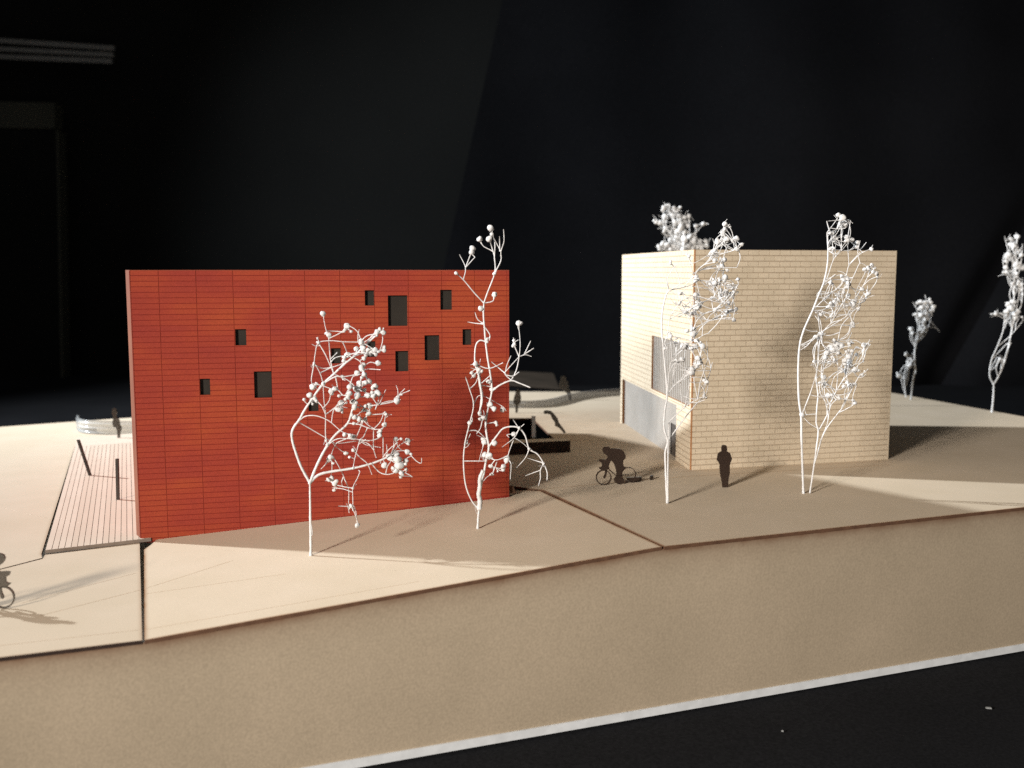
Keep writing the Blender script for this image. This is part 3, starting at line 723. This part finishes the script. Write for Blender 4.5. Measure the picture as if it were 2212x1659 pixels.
b = onplane(1031, 1142, PB)
tree('tall thin white twig tree at the right end of the red facade', b, b[1], (929.0, 460.1, 0.4374),
 [[(235, 1562), (238, 1500), (242, 1465), (246, 1390), (255, 1330), (265, 1290), (275, 1230), (290, 1160), (280, 1100), (275, 1040), (285, 970), (305, 880), (298, 800), (285, 720), (275, 640), (268, 560), (264, 500), (266, 445)],
  ([(243, 1460), (246, 1420), (240, 1390), (246, 1350), (246, 1310), (262, 1270)], 1.05),
  ([(242, 1465), (205, 1420), (175, 1340), (165, 1230), (172, 1140), (190, 1060), (215, 950), (195, 870), (175, 810)], 0.30),
  ([(266, 445), (285, 390), (320, 295), (318, 220), (310, 190), (265, 165), (248, 135)], 0.26), ([(266, 445), (215, 390), (165, 330), (125, 295)], 0.26),
  ([(305, 880), (345, 850), (400, 828), (440, 840), (495, 862)], 0.36),
  ([(290, 1155), (330, 1100), (360, 1065), (400, 1055), (440, 1062), (470, 1100), (490, 1165), (530, 1190), (560, 1235), (578, 1280), (578, 1320)], 0.34),
  ([(275, 635), (245, 630), (225, 660), (222, 740), (240, 800), (250, 860), (258, 930), (245, 985), (265, 1015)], 0.30), ([(226, 745), (240, 790), (246, 840), (256, 900), (250, 960), (244, 985)], 0.62)],
 [[(190, 1075), (235, 1078), (290, 1130)], [(165, 1225), (240, 1225), (280, 1225)], [(318, 220), (320, 150), (305, 90)], [(320, 295), (350, 235), (350, 190), (365, 140), (363, 80)],
  [(350, 190), (310, 115)], [(318, 210), (293, 130)], [(345, 190), (343, 115)], [(165, 330), (175, 270), (145, 205)], [(175, 270), (200, 205), (208, 185)], [(175, 270), (222, 218)],
  [(270, 445), (310, 435), (318, 405)], [(262, 545), (235, 525), (222, 490)], [(262, 548), (225, 545), (185, 538)], [(268, 560), (295, 600), (293, 630)], [(222, 745), (290, 768), (360, 740)], [(222, 745), (200, 750)],
  [(400, 828), (425, 780), (440, 710), (445, 640), (438, 560)], [(440, 710), (415, 650), (412, 615)], [(440, 710), (470, 700), (500, 708)], [(465, 700), (497, 632)], [(470, 695), (512, 668)],
  [(400, 825), (370, 795), (385, 770), (440, 710)], [(372, 790), (380, 750), (400, 705)], [(375, 800), (410, 805), (440, 785)], [(375, 795), (303, 735)], [(255, 840), (300, 800)], [(250, 850), (300, 858)], [(215, 945), (250, 900), (350, 950)],
  [(440, 1065), (410, 1020)], [(440, 1065), (465, 1042)], [(440, 1065), (415, 1110), (355, 1157)], [(415, 1110), (450, 1130), (490, 1165)], [(420, 1100), (385, 1200), (400, 1240), (396, 1315)],
  [(490, 1165), (470, 1210), (428, 1258)], [(560, 1240), (545, 1270), (545, 1310), (535, 1348)], [(560, 1235), (480, 1210)], [(545, 1270), (470, 1298)], [(290, 1180), (320, 1220), (385, 1200)], [(320, 1220), (305, 1250), (360, 1265)],
  [(330, 1230), (308, 1290)], [(385, 1210), (365, 1250)], [(280, 1040), (325, 1033)], [(290, 950), (315, 965)], [(275, 1110), (260, 1160), (240, 1230)], [(385, 1225), (410, 1235)], [(195, 870), (225, 840), (240, 800)], [(262, 1000), (250, 1060), (230, 1090)], [(200, 1090), (180, 1135)], [(410, 1092), (380, 1095), (390, 1108)]],
 [(298, 75, 17), (305, 105, 9), (245, 130, 16), (292, 128, 15), (210, 175, 15), (206, 195, 14), (318, 402, 13), (250, 472, 14), (318, 300, 10), (440, 545, 15), (215, 800, 12), (290, 832, 13), (316, 967, 14), (358, 972, 14), (325, 1035, 10), (195, 1037, 11), (295, 945, 14), (245, 990, 14), (262, 1012, 13), (225, 745, 14), (240, 775, 12), (268, 1132, 14), (318, 1135, 17), (270, 1195, 16), (292, 1200, 20), (362, 1252, 13), (308, 1290, 8), (335, 1275, 6), (300, 1250, 12), (378, 1215, 18), (180, 1135, 9), (413, 1092, 12), (440, 1062, 9), (130, 298, 10), (415, 630, 9), (417, 650, 9), (490, 1165, 8), (560, 1238, 7), (280, 625, 10), (242, 1462, 11), (306, 872, 12)],
 0.46, 0.17, 5.0, 12)

b = onz(1440, 1088)
tree('tall white twig tree overlapping the near corner of the brick building', b, b[1], (1309.5, 415.9, 0.4213),
 [[(313, 1592), (308, 1500), (304, 1400), (303, 1330), (315, 1275), (297, 1210), (300, 1120), (312, 1040), (305, 930), (293, 800), (285, 690), (290, 600), (310, 520), (330, 500)],
  ([(316, 1588), (316, 1450), (317, 1350), (318, 1275), (322, 1180)], 0.38), ([(315, 1275), (370, 1200), (400, 1160), (440, 1110), (475, 1070), (505, 1045), (500, 1010)], 0.30), ([(318, 1180), (390, 1110), (430, 1080), (470, 1060)], 0.26),
  ([(312, 1035), (350, 990), (390, 950), (415, 920), (410, 900)], 0.28), ([(312, 1030), (325, 900), (335, 850), (330, 750)], 0.24)],
 [[(400, 1110), (430, 970), (440, 930)], [(293, 790), (315, 720), (325, 650), (350, 600), (380, 560), (370, 520)], [(320, 505), (315, 440), (330, 410), (360, 375), (440, 365), (500, 335), (550, 300)],
  [(320, 505), (380, 470), (440, 440), (480, 390), (560, 330), (640, 300), (675, 290)], [(440, 420), (500, 390), (560, 370), (600, 350)], [(500, 395), (580, 385), (670, 385)], [(330, 500), (420, 480), (480, 450), (560, 470), (640, 480), (680, 470)],
  [(370, 640), (440, 590), (500, 560), (560, 540), (620, 510)], [(440, 720), (470, 650), (530, 610), (600, 610), (660, 600)], [(440, 760), (500, 680), (560, 640), (620, 600)], [(440, 480), (500, 490), (540, 500), (600, 520), (680, 510)],
  [(550, 300), (590, 230), (605, 165)], [(560, 295), (620, 240), (665, 240)], [(450, 700), (520, 660), (570, 650), (650, 650)], [(470, 1060), (480, 980), (500, 920), (520, 850), (515, 760)], [(470, 1060), (450, 960), (460, 880), (440, 800)],
  [(500, 1010), (530, 930), (545, 870)], [(340, 840), (380, 800), (430, 790), (480, 790)], [(410, 910), (370, 870), (360, 850), (355, 780)], [(320, 505), (310, 450), (312, 420)], [(480, 450), (460, 420), (440, 400), (425, 330)], [(480, 450), (520, 480), (540, 430), (590, 380)],
  [(540, 500), (580, 460), (612, 432)], [(380, 560), (440, 530), (500, 540), (560, 560), (630, 565)], [(560, 540), (590, 570), (628, 565)], [(450, 590), (500, 620), (560, 602)], [(325, 650), (380, 620), (430, 620)], [(440, 720), (430, 660), (380, 600)], [(390, 950), (380, 990), (390, 1100)],
  [(480, 980), (500, 1010)], [(500, 920), (515, 970)], [(440, 930), (470, 880), (480, 850), (495, 790)], [(345, 1000), (345, 930), (370, 870)], [(480, 390), (520, 350), (555, 305)], [(600, 350), (605, 330)], [(440, 365), (420, 330)], [(530, 720), (500, 730), (470, 750)], [(520, 480), (560, 520), (600, 560), (620, 600)], [(500, 560), (470, 600), (440, 620)]],
 [(608, 162, 14), (610, 190, 12), (595, 205, 12), (572, 252, 18), (620, 238, 15), (668, 235, 15), (650, 248, 12), (672, 290, 14), (555, 305, 18), (605, 345, 15), (595, 378, 14), (575, 378, 10), (612, 432, 17), (558, 465, 15), (675, 445, 11), (458, 450, 15), (630, 480, 14), (665, 485, 10), (612, 510, 17), (640, 520, 14), (628, 565, 13), (460, 525, 14), (465, 590, 18), (480, 585, 12), (558, 602, 13), (620, 610, 15), (665, 600, 12), (655, 652, 13), (440, 620, 12), (378, 517, 10), (425, 325, 10), (330, 355, 9), (330, 738, 13), (415, 710, 12), (445, 725, 19), (450, 700, 12), (465, 760, 14), (395, 790, 19), (410, 780, 15), (455, 790, 17), (495, 790, 16), (390, 855, 14), (357, 862, 14), (470, 850, 14), (480, 875, 16), (460, 880, 14), (435, 925, 19), (440, 905, 17), (515, 972, 13), (300, 800, 10), (350, 770, 10), (375, 570, 9), (420, 600, 9), (500, 1040, 8), (535, 470, 10), (590, 500, 10), (545, 540, 9), (580, 450, 9)],
 0.48, 0.155, 7.0, 13, 130)

b = onz(1738, 1066)
tree('tall white twig tree in front of the right brick wall, rising from two stems', b, b[1], (1636.9, 442.4, 0.3946),
 [[(250, 1582), (245, 1450), (240, 1300), (238, 1160), (225, 1060), (222, 900), (230, 770), (255, 680), (300, 580), (335, 490), (360, 430), (380, 340), (385, 250), (380, 150)],
  ([(285, 1578), (300, 1480), (320, 1340), (332, 1240), (320, 1190), (325, 1100), (330, 1040), (320, 950), (330, 870), (335, 780), (350, 710), (400, 650), (460, 630)], 0.36),
  ([(245, 1140), (285, 1040), (310, 960), (330, 880)], 0.26), ([(345, 1290), (330, 1350), (310, 1420)], 0.3), ([(345, 1290), (380, 1220), (440, 1140), (470, 1100), (520, 1000), (560, 930)], 0.24), ([(332, 1240), (380, 1150), (400, 1080), (430, 1020), (480, 930), (500, 850)], 0.24), ([(230, 770), (290, 740), (360, 690), (440, 640), (500, 600), (550, 560)], 0.26)],
 [[(345, 1290), (385, 1180), (375, 1100), (350, 1000), (360, 900), (380, 800)], [(440, 1140), (500, 1110), (530, 1090)], [(460, 1110), (490, 1040), (500, 980)], [(300, 580), (360, 520), (430, 460), (480, 400), (500, 330), (560, 260)],
  [(335, 490), (400, 480), (450, 440), (480, 400)], [(335, 490), (380, 400), (415, 300), (460, 250), (500, 200)], [(385, 250), (400, 200), (440, 120), (460, 60)], [(415, 300), (410, 220), (400, 160), (378, 90)], [(460, 250), (460, 150), (470, 80)],
  [(500, 330), (495, 260), (490, 190)], [(500, 330), (560, 270), (620, 240)], [(440, 740), (460, 660), (510, 600), (530, 540), (540, 470), (600, 350)], [(440, 740), (490, 720), (520, 650)], [(530, 520), (590, 420), (620, 340)], [(600, 490), (650, 420), (650, 370)],
  [(330, 600), (340, 690), (350, 710)], [(400, 650), (440, 580), (490, 490), (500, 420)], [(430, 1020), (440, 900), (430, 800)], [(480, 930), (520, 880), (580, 860)], [(520, 900), (560, 820), (590, 770)], [(385, 250), (430, 270), (470, 220), (490, 190)],
  [(460, 250), (500, 250), (543, 230)], [(360, 430), (400, 400), (425, 380)], [(300, 580), (370, 570), (420, 520), (460, 500)], [(360, 520), (400, 560), (420, 600)], [(500, 600), (520, 650)], [(550, 560), (555, 580)], [(400, 650), (410, 600), (480, 520), (495, 500)],
  [(440, 460), (490, 450), (530, 380), (560, 320), (600, 340)], [(545, 470), (572, 462)], [(600, 490), (590, 520), (583, 530)], [(330, 870), (360, 820), (395, 775)], [(330, 1040), (360, 1000), (372, 980)], [(320, 950), (350, 920), (370, 835)], [(385, 1180), (400, 1100), (440, 1058)],
  [(380, 1150), (380, 1090), (385, 1045)], [(430, 1020), (470, 960), (503, 985)], [(360, 900), (400, 850), (430, 765)], [(440, 900), (480, 850), (495, 830)], [(480, 930), (520, 905), (575, 855)], [(440, 740), (490, 740), (515, 700)], [(332, 860), (310, 857)], [(350, 950), (400, 1000), (430, 1020)], [(378, 90), (390, 140)], [(240, 780), (255, 770), (258, 790)], [(560, 250), (595, 205)]],
 [(465, 70, 21), (500, 90, 10), (455, 110, 18), (480, 115, 14), (410, 155, 12), (432, 185, 10), (398, 240, 14), (415, 240, 12), (490, 195, 16), (517, 192, 14), (543, 230, 15), (622, 243, 13), (460, 390, 13), (490, 408, 18), (398, 425, 12), (470, 412, 11), (625, 330, 12), (605, 348, 16), (648, 375, 14), (655, 385, 10), (572, 462, 12), (607, 487, 13), (400, 540, 16), (385, 560, 12), (490, 450, 14), (495, 500, 16), (520, 530, 16), (525, 545, 14), (345, 600, 12), (402, 610, 10), (518, 650, 13), (318, 722, 13), (440, 520, 12), (470, 480, 10), (500, 760, 13), (430, 765, 21), (455, 770, 19), (395, 775, 14), (408, 795, 18), (380, 810, 18), (370, 835, 16), (580, 770, 15), (592, 765, 12), (540, 820, 12), (500, 860, 21), (495, 830, 18), (505, 880, 16), (480, 910, 17), (530, 905, 17), (570, 930, 11), (310, 857, 12), (360, 945, 16), (372, 980, 15), (503, 985, 15), (533, 982, 11), (385, 1045, 16), (443, 1058, 13), (532, 1085, 13), (460, 900, 12), (420, 850, 10), (242, 1150, 15), (350, 712, 10), (338, 490, 10), (515, 800, 13)],
 0.48, 0.155, 6.0, 14, 140)

b = onz(1967.5, 863)
tree('small blurred white twig tree just right of the brick building', b, b[1], (1858.1, 477.8, 0.4054),
 [[(270, 952), (278, 870), (292, 790), (290, 720), (300, 650), (340, 580), (350, 500), (360, 440)], ([(245, 938), (235, 850), (245, 770), (265, 730), (285, 700)], 0.34)],
 [[(300, 680), (285, 640), (270, 580)], [(300, 650), (320, 560), (310, 490), (280, 430)], [(290, 720), (300, 600), (330, 520), (325, 440)], [(350, 500), (390, 550), (425, 590)], [(235, 840), (208, 822)], [(260, 740), (245, 710)], [(300, 650), (350, 600), (375, 520), (385, 450)], [(330, 560), (345, 500), (345, 440)], [(245, 800), (270, 770)], [(300, 640), (310, 580), (300, 500)]],
 [(207, 822, 12), (245, 708, 10), (265, 770, 12), (270, 735, 10), (272, 575, 13), (280, 595, 10), (300, 495, 10), (320, 430, 12), (345, 435, 14), (375, 435, 13), (390, 455, 12), (330, 460, 14), (355, 460, 14), (325, 500, 14), (350, 500, 12), (340, 540, 12), (350, 575, 12), (325, 575, 10), (320, 600, 10), (268, 755, 9), (375, 480, 10), (360, 520, 10)],
 0.66, 0.27, 6.0, 15, 25)

b = onz(2142, 891)
tree('tall forked white twig tree at the right edge of the picture', b, b[1], (1858.1, 477.8, 0.4054),
 [[(702, 1022), (710, 930), (712, 865)], ([(712, 868), (735, 830), (765, 760), (790, 670), (810, 570), (825, 500), (820, 400), (825, 300), (840, 200)], 0.6), ([(710, 868), (690, 820), (700, 740), (730, 670), (760, 590), (770, 520)], 0.5)],
 [[(770, 520), (750, 510), (720, 495)], [(730, 670), (790, 620), (860, 540), (868, 510)], [(825, 500), (860, 440), (865, 300)], [(820, 400), (800, 320), (775, 260), (790, 180), (770, 80)], [(840, 300), (860, 200), (865, 120)], [(825, 300), (830, 200), (838, 90)], [(770, 520), (790, 440)], [(810, 570), (800, 500), (815, 430)], [(765, 760), (745, 735)], [(760, 590), (790, 520), (800, 465)], [(790, 180), (805, 100)], [(820, 400), (850, 340)], [(775, 540), (785, 480)], [(830, 480), (845, 400), (850, 330)], [(800, 320), (815, 200), (820, 130)]],
 [(838, 83, 14), (805, 95, 12), (800, 125, 14), (820, 130, 14), (845, 160, 10), (790, 180, 16), (780, 190, 12), (775, 245, 13), (780, 270, 10), (830, 230, 16), (845, 330, 16), (855, 340, 14), (830, 280, 14), (790, 440, 12), (815, 430, 14), (800, 465, 19), (825, 490, 19), (840, 480, 14), (780, 480, 14), (830, 510, 14), (722, 495, 9), (745, 735, 10), (797, 650, 8), (860, 360, 14), (865, 250, 14), (860, 180, 12), (815, 330, 10)],
 0.66, 0.27, 6.0, 16, 35)

YB = 690.0; b = np.array([(1475 - CX) / F_PX * YB * 1.003, YB, 0.0])
bz = 900
tree('bushy white twig tree behind the brick building, only its top showing above the roof', b, YB, (1309.5, 415.9, 0.4213),
 [[(393, 1050), (392, 700), (390, 450), (388, 330)], ([(388, 340), (360, 250), (345, 160), (340, 115)], 0.4), ([(388, 350), (420, 280), (450, 220), (470, 170)], 0.4)],
 [[(390, 320), (385, 240), (390, 150), (400, 130)], [(360, 250), (310, 180), (300, 122)], [(350, 170), (318, 68)], [(345, 150), (348, 80)], [(340, 130), (295, 78)], [(310, 180), (275, 155)], [(388, 380), (330, 310), (270, 275)], [(400, 330), (480, 280), (515, 275)], [(450, 220), (498, 160)], [(430, 260), (425, 120)], [(360, 260), (303, 187)], [(388, 330), (370, 150)], [(388, 340), (400, 240), (385, 180)], [(450, 230), (510, 250)], [(388, 380), (340, 290), (300, 260)], [(388, 350), (440, 290), (480, 255)]],
 [(295, 78, 12), (318, 68, 11), (348, 80, 13), (300, 122, 14), (275, 155, 14), (303, 187, 11), (340, 115, 14), (375, 120, 12), (400, 130, 14), (425, 120, 12), (498, 160, 12), (370, 150, 16), (385, 180, 18), (350, 150, 12), (330, 200, 12), (420, 170, 12), (460, 170, 11), (270, 275, 12), (290, 262, 12), (330, 245, 14), (360, 235, 16), (400, 240, 18), (430, 225, 16), (450, 250, 16), (480, 255, 14), (510, 250, 12), (515, 275, 12), (380, 270, 16), (420, 275, 14), (345, 275, 12), (470, 280, 12), (312, 268, 13), (395, 155, 12), (405, 200, 12), (365, 200, 13), (440, 285, 14), (395, 290, 14), (365, 295, 14), (330, 290, 12), (490, 290, 12)],
 0.7, 0.24, 7.0, 17, 50)

# ------------------------------------------------------------------ flat laser-cut acrylic figures
def cut(name, pts_px, Y, parent, material, thick=0.8, turn=0.0, pivot=None):
    """flat cut-out standing in a vertical plane at depth Y, turned about its foot"""
    P = [ondepth(x, y, Y) for x, y in pts_px]; mb = MB()
    pv = pivot if pivot is not None else P[0]
    u = np.array([math.cos(turn), math.sin(turn), 0])
    pl_n = np.array([-math.sin(turn), math.cos(turn), 0])
    Q = []
    for x, y in pts_px:
        d = ray(x, y); t = pl_n @ (np.array([pv[0], pv[1], 0]) - CAM * np.array([1, 1, 0])) / (pl_n @ (d * np.array([1, 1, 0]))); Q.append(CAM + d * t)
    n_ = len(Q); V = Q + [q + pl_n * thick for q in Q]
    loc = [Vector(((q - pv) @ u, q[2], 0)) for q in Q]
    F2 = []
    for tri in tessellate_polygon([loc]):
        F2.append(tuple(tri)); F2.append(tuple(n_ + i for i in reversed(tri)))
    for k_ in range(n_): k2 = (k_ + 1) % n_; F2.append((k_, n_ + k_, n_ + k2, k2))
    return mesh(name, V, F2, material, parent)
def ring(name, c, r0, r1, Y, parent, material, thick=0.8, turn=0.0, pivot=None, n_=40):
    pl_n = np.array([-math.sin(turn), math.cos(turn), 0]); pv = pivot; V = []
    for r in (r0, r1):
        for k_ in range(n_):
            a = 2 * math.pi * k_ / n_; d = ray(c[0] + r * math.cos(a), c[1] + r * math.sin(a))
            t = pl_n @ (np.array([pv[0], pv[1], 0])) / (pl_n @ (d * np.array([1, 1, 0]))); V.append(CAM + d * t)
    V = V + [v + pl_n * thick for v in V]; F2 = []
    for k_ in range(n_):
        k2 = (k_ + 1) % n_
        F2 += [(k_, k2, n_ + k2, n_ + k_), (2 * n_ + k_, 3 * n_ + k_, 3 * n_ + k2, 2 * n_ + k2), (k_, 2 * n_ + k_, 2 * n_ + k2, k2), (n_ + k_, n_ + k2, 3 * n_ + k2, 3 * n_ + k_)]
    return mesh(name, V, F2, material, parent)

def figure(label, foot_px, z, pts, aff, material, turn=0.0):
    f = onz(*foot_px, z); t = thing('person_cutout', label, 'person', f, group='flat cut-out people on the model')
    cut('silhouette', [(aff[0] + aff[2] * x, aff[1] + aff[3] * y) for x, y in pts], f[1], t, material, turn=turn, pivot=f)
k1 = 200 / 2212 * 0.8848
STAND = [(480, 205), (505, 190), (540, 185), (580, 190), (600, 205), (612, 280), (602, 345), (640, 370), (690, 400), (715, 460), (730, 510), (745, 550), (730, 605), (700, 670), (686, 740), (686, 850), (690, 930), (665, 1050), (645, 1180), (650, 1325), (490, 1325), (485, 1200), (455, 1080), (432, 950), (420, 810), (425, 720), (390, 650), (350, 590), (355, 540), (368, 450), (390, 405), (430, 375), (475, 350), (468, 280)]
figure('dark silhouette of a person standing alone before the brick wall', (1566, 1053), 0, STAND, (1720 * .8848, 1070 * .8848, k1, k1), FIG, 0.2)
CYC = [(455, 430), (480, 370), (540, 340), (640, 345), (665, 400), (700, 390), (820, 385), (960, 410), (1040, 480), (1080, 580), (1085, 650), (1020, 700), (1010, 800), (1030, 860), (1085, 895), (1060, 930), (1000, 960), (975, 1050), (990, 1150), (1040, 1280), (1020, 1320), (920, 1360), (850, 1340), (770, 1280), (780, 1200), (830, 1140), (840, 1050), (820, 950), (790, 850), (750, 770), (690, 710), (650, 780), (630, 850), (640, 920), (590, 960), (570, 1080), (540, 1180), (500, 1200), (480, 1170), (520, 1080), (540, 975), (440, 980), (370, 930), (350, 900), (400, 900), (440, 880), (450, 790), (380, 750), (360, 690), (440, 680), (560, 690), (610, 620), (560, 560), (510, 530), (470, 480)]
def cyclist(label, foot_px, z, ax, ay, k, flip, turn, material):
    f = onz(*foot_px, z); t = thing('cyclist_cutout', label, 'cyclist', f, group='flat cut-out cyclists')
    fx = -1 if flip else 1
    cv = lambda p: (ax + fx * k * p[0], ay + k * p[1])
    cut('rider', [cv(p) for p in CYC], f[1], t, material, turn=turn, pivot=f)
    ring('wheel', cv((490, 1172)), 184 * k, 210 * k, f[1], t, material, turn=turn, pivot=f)
    ring('wheel', cv((1165, 1090)), 177 * k, 198 * k, f[1], t, material, turn=turn, pivot=f)
    cut('frame', [cv(p) for p in [(600, 900), (660, 960), (830, 1110), (1165, 1080), (1168, 1102), (830, 1140), (640, 985), (585, 925)]], f[1], t, material, turn=turn, pivot=f)
cyclist('dark silhouette of a cyclist bent over the handlebars between the two buildings', (1330, 1047), 0, 1430 * .8848, 1060 * .8848, k1, False, 0.15, FIG)
kl = k1 * 24.2 / (200 * k1) if False else k1 * 1.43
cyclist('cyclist cut-out at the left edge, mostly out of the picture', (6, 1316), ZL, 7 + kl * 490, 1291 - kl * 1172, kl, True, 0.1, FIG2)
kp = 0.12264; ap = (1088.3, 796.3, kp, kp)
figure('blurred dark figure standing right behind the corner of the red building', (1117, 892), 0, [(215, 370), (250, 360), (280, 370), (290, 430), (305, 500), (300, 600), (255, 640), (245, 775), (205, 782), (205, 640), (165, 600), (180, 500), (205, 430)], ap, FIG2)
figure('farthest blurred figure, its head against the black curtain', (1232, 864), 0, [(1010, 140), (1050, 125), (1090, 150), (1095, 190), (1130, 250), (1150, 360), (1185, 430), (1192, 552), (1150, 552), (1110, 430), (1050, 390), (970, 350), (980, 250), (1000, 190)], ap, FIG2)
figure('blurred figure leaning far forward beside the sunken court', (1219, 936), 0, [(700, 770), (715, 740), (750, 735), (830, 745), (880, 790), (950, 880), (975, 960), (1030, 1030), (1090, 1115), (1082, 1142), (1050, 1130), (980, 1050), (930, 1020), (900, 1010), (900, 950), (850, 880), (820, 810), (770, 795), (715, 800)], ap, FIG2)
figure('figure standing on the far end of the deck by the clear acrylic wall', (257, 946), ZL + 1.35, [(470, 80), (490, 68), (510, 78), (520, 110), (510, 150), (545, 190), (550, 240), (568, 265), (552, 330), (550, 372), (525, 372), (520, 300), (510, 262), (480, 258), (472, 210), (485, 170), (465, 120)], (141.6, 867.1, 0.2134, 0.2134), FIG2)

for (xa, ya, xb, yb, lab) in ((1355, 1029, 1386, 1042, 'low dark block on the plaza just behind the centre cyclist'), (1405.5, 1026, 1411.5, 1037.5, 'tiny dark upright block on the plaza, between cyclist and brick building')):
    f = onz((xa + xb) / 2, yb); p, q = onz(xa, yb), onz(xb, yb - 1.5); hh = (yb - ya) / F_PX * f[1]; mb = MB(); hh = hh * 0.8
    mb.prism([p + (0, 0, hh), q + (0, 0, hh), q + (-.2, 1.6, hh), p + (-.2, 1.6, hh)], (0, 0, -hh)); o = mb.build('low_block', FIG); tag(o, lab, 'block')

# ------------------------------------------------------------------ curved acrylic walls
def acrylic(name, label, path, h, thick, material, ribs=3):
    t = thing(name, label, 'wall', path[0], group='curved acrylic walls')
    P = catmull(path, 6); mb = MB(); n_ = len(P); prof = []
    for i in range(ribs * 6 + 1):
        s = i / (ribs * 6); prof.append((s * h, thick * 0.35 * math.sin(s * ribs * 2 * math.pi)))
    for i, p in enumerate(P):
        d = P[min(i + 1, n_ - 1)] - P[max(i - 1, 0)]; nr_ = np.array([d[1], -d[0], 0]); nr_ /= np.linalg.norm(nr_)
        for (z, o_) in prof: mb.v.append(p + nr_ * (o_ + 0.0) + np.array([0, 0, z]))
        for (z, o_) in reversed(prof): mb.v.append(p - nr_ * thick + np.array([0, 0, z]))
    m_ = 2 * len(prof)
    for i in range(n_ - 1):
        for k_ in range(m_): k2 = (k_ + 1) % m_; mb.f.append((i * m_ + k_, (i + 1) * m_ + k_, (i + 1) * m_ + k2, i * m_ + k2)); mb.m.append(0)
    mb.f.append(tuple(range(m_))); mb.m.append(0); mb.f.append(tuple((n_ - 1) * m_ + k_ for k_ in reversed(range(m_)))); mb.m.append(0)
    mb.build('sheet', material, t, smooth=True)
acrylic('acrylic_wall', 'glossy clear acrylic wall behind the deck, left of the red building', [onz(166, 925, ZL), onz(172, 934, ZL + .1), onz(210, 938, ZL + .1), onz(300, 939, ZL + .1), onz(350, 939, ZL + .1)], 8.6, 1.6, ACRY)
acrylic('acrylic_wall', 'dull grey acrylic wall curving along the back of the plaza', [onz(1085, 881), onz(1150, 881), onz(1195, 876), onz(1240, 864), onz(1290, 857), onz(1345, 853)], 4.8, 1.6, ACRY2, 2)
# dim ramp board behind the plaza
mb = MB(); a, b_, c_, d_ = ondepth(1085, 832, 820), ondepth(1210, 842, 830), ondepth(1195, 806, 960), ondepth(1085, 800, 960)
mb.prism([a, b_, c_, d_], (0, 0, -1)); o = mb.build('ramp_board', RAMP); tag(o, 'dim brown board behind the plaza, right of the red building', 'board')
# fluff and crumbs
for (x, y, r) in ((2135, 1530, 0.55), (1946, 1448, 0.2), (1690, 1580, 0.2)):
    p = onz(x, y, TB); mb = MB(); mb.prism([p + (-r * 1.6, -r * .5, .3), p + (r * 1.6, -r * 1.1, .3), p + (r * 1.7, r * .2, .4), p + (-r * 1.5, r * .6, .4)], (0, 0, -.35)); o = mb.build('lint', LINT)
    tag(o, {2135: 'white lint speck on the black cloth, lower right corner', 1946: 'tiny white crumb on the black cloth below the right edge', 1690: 'tiny white crumb on the black cloth, nearest the lower middle'}[x], 'lint')
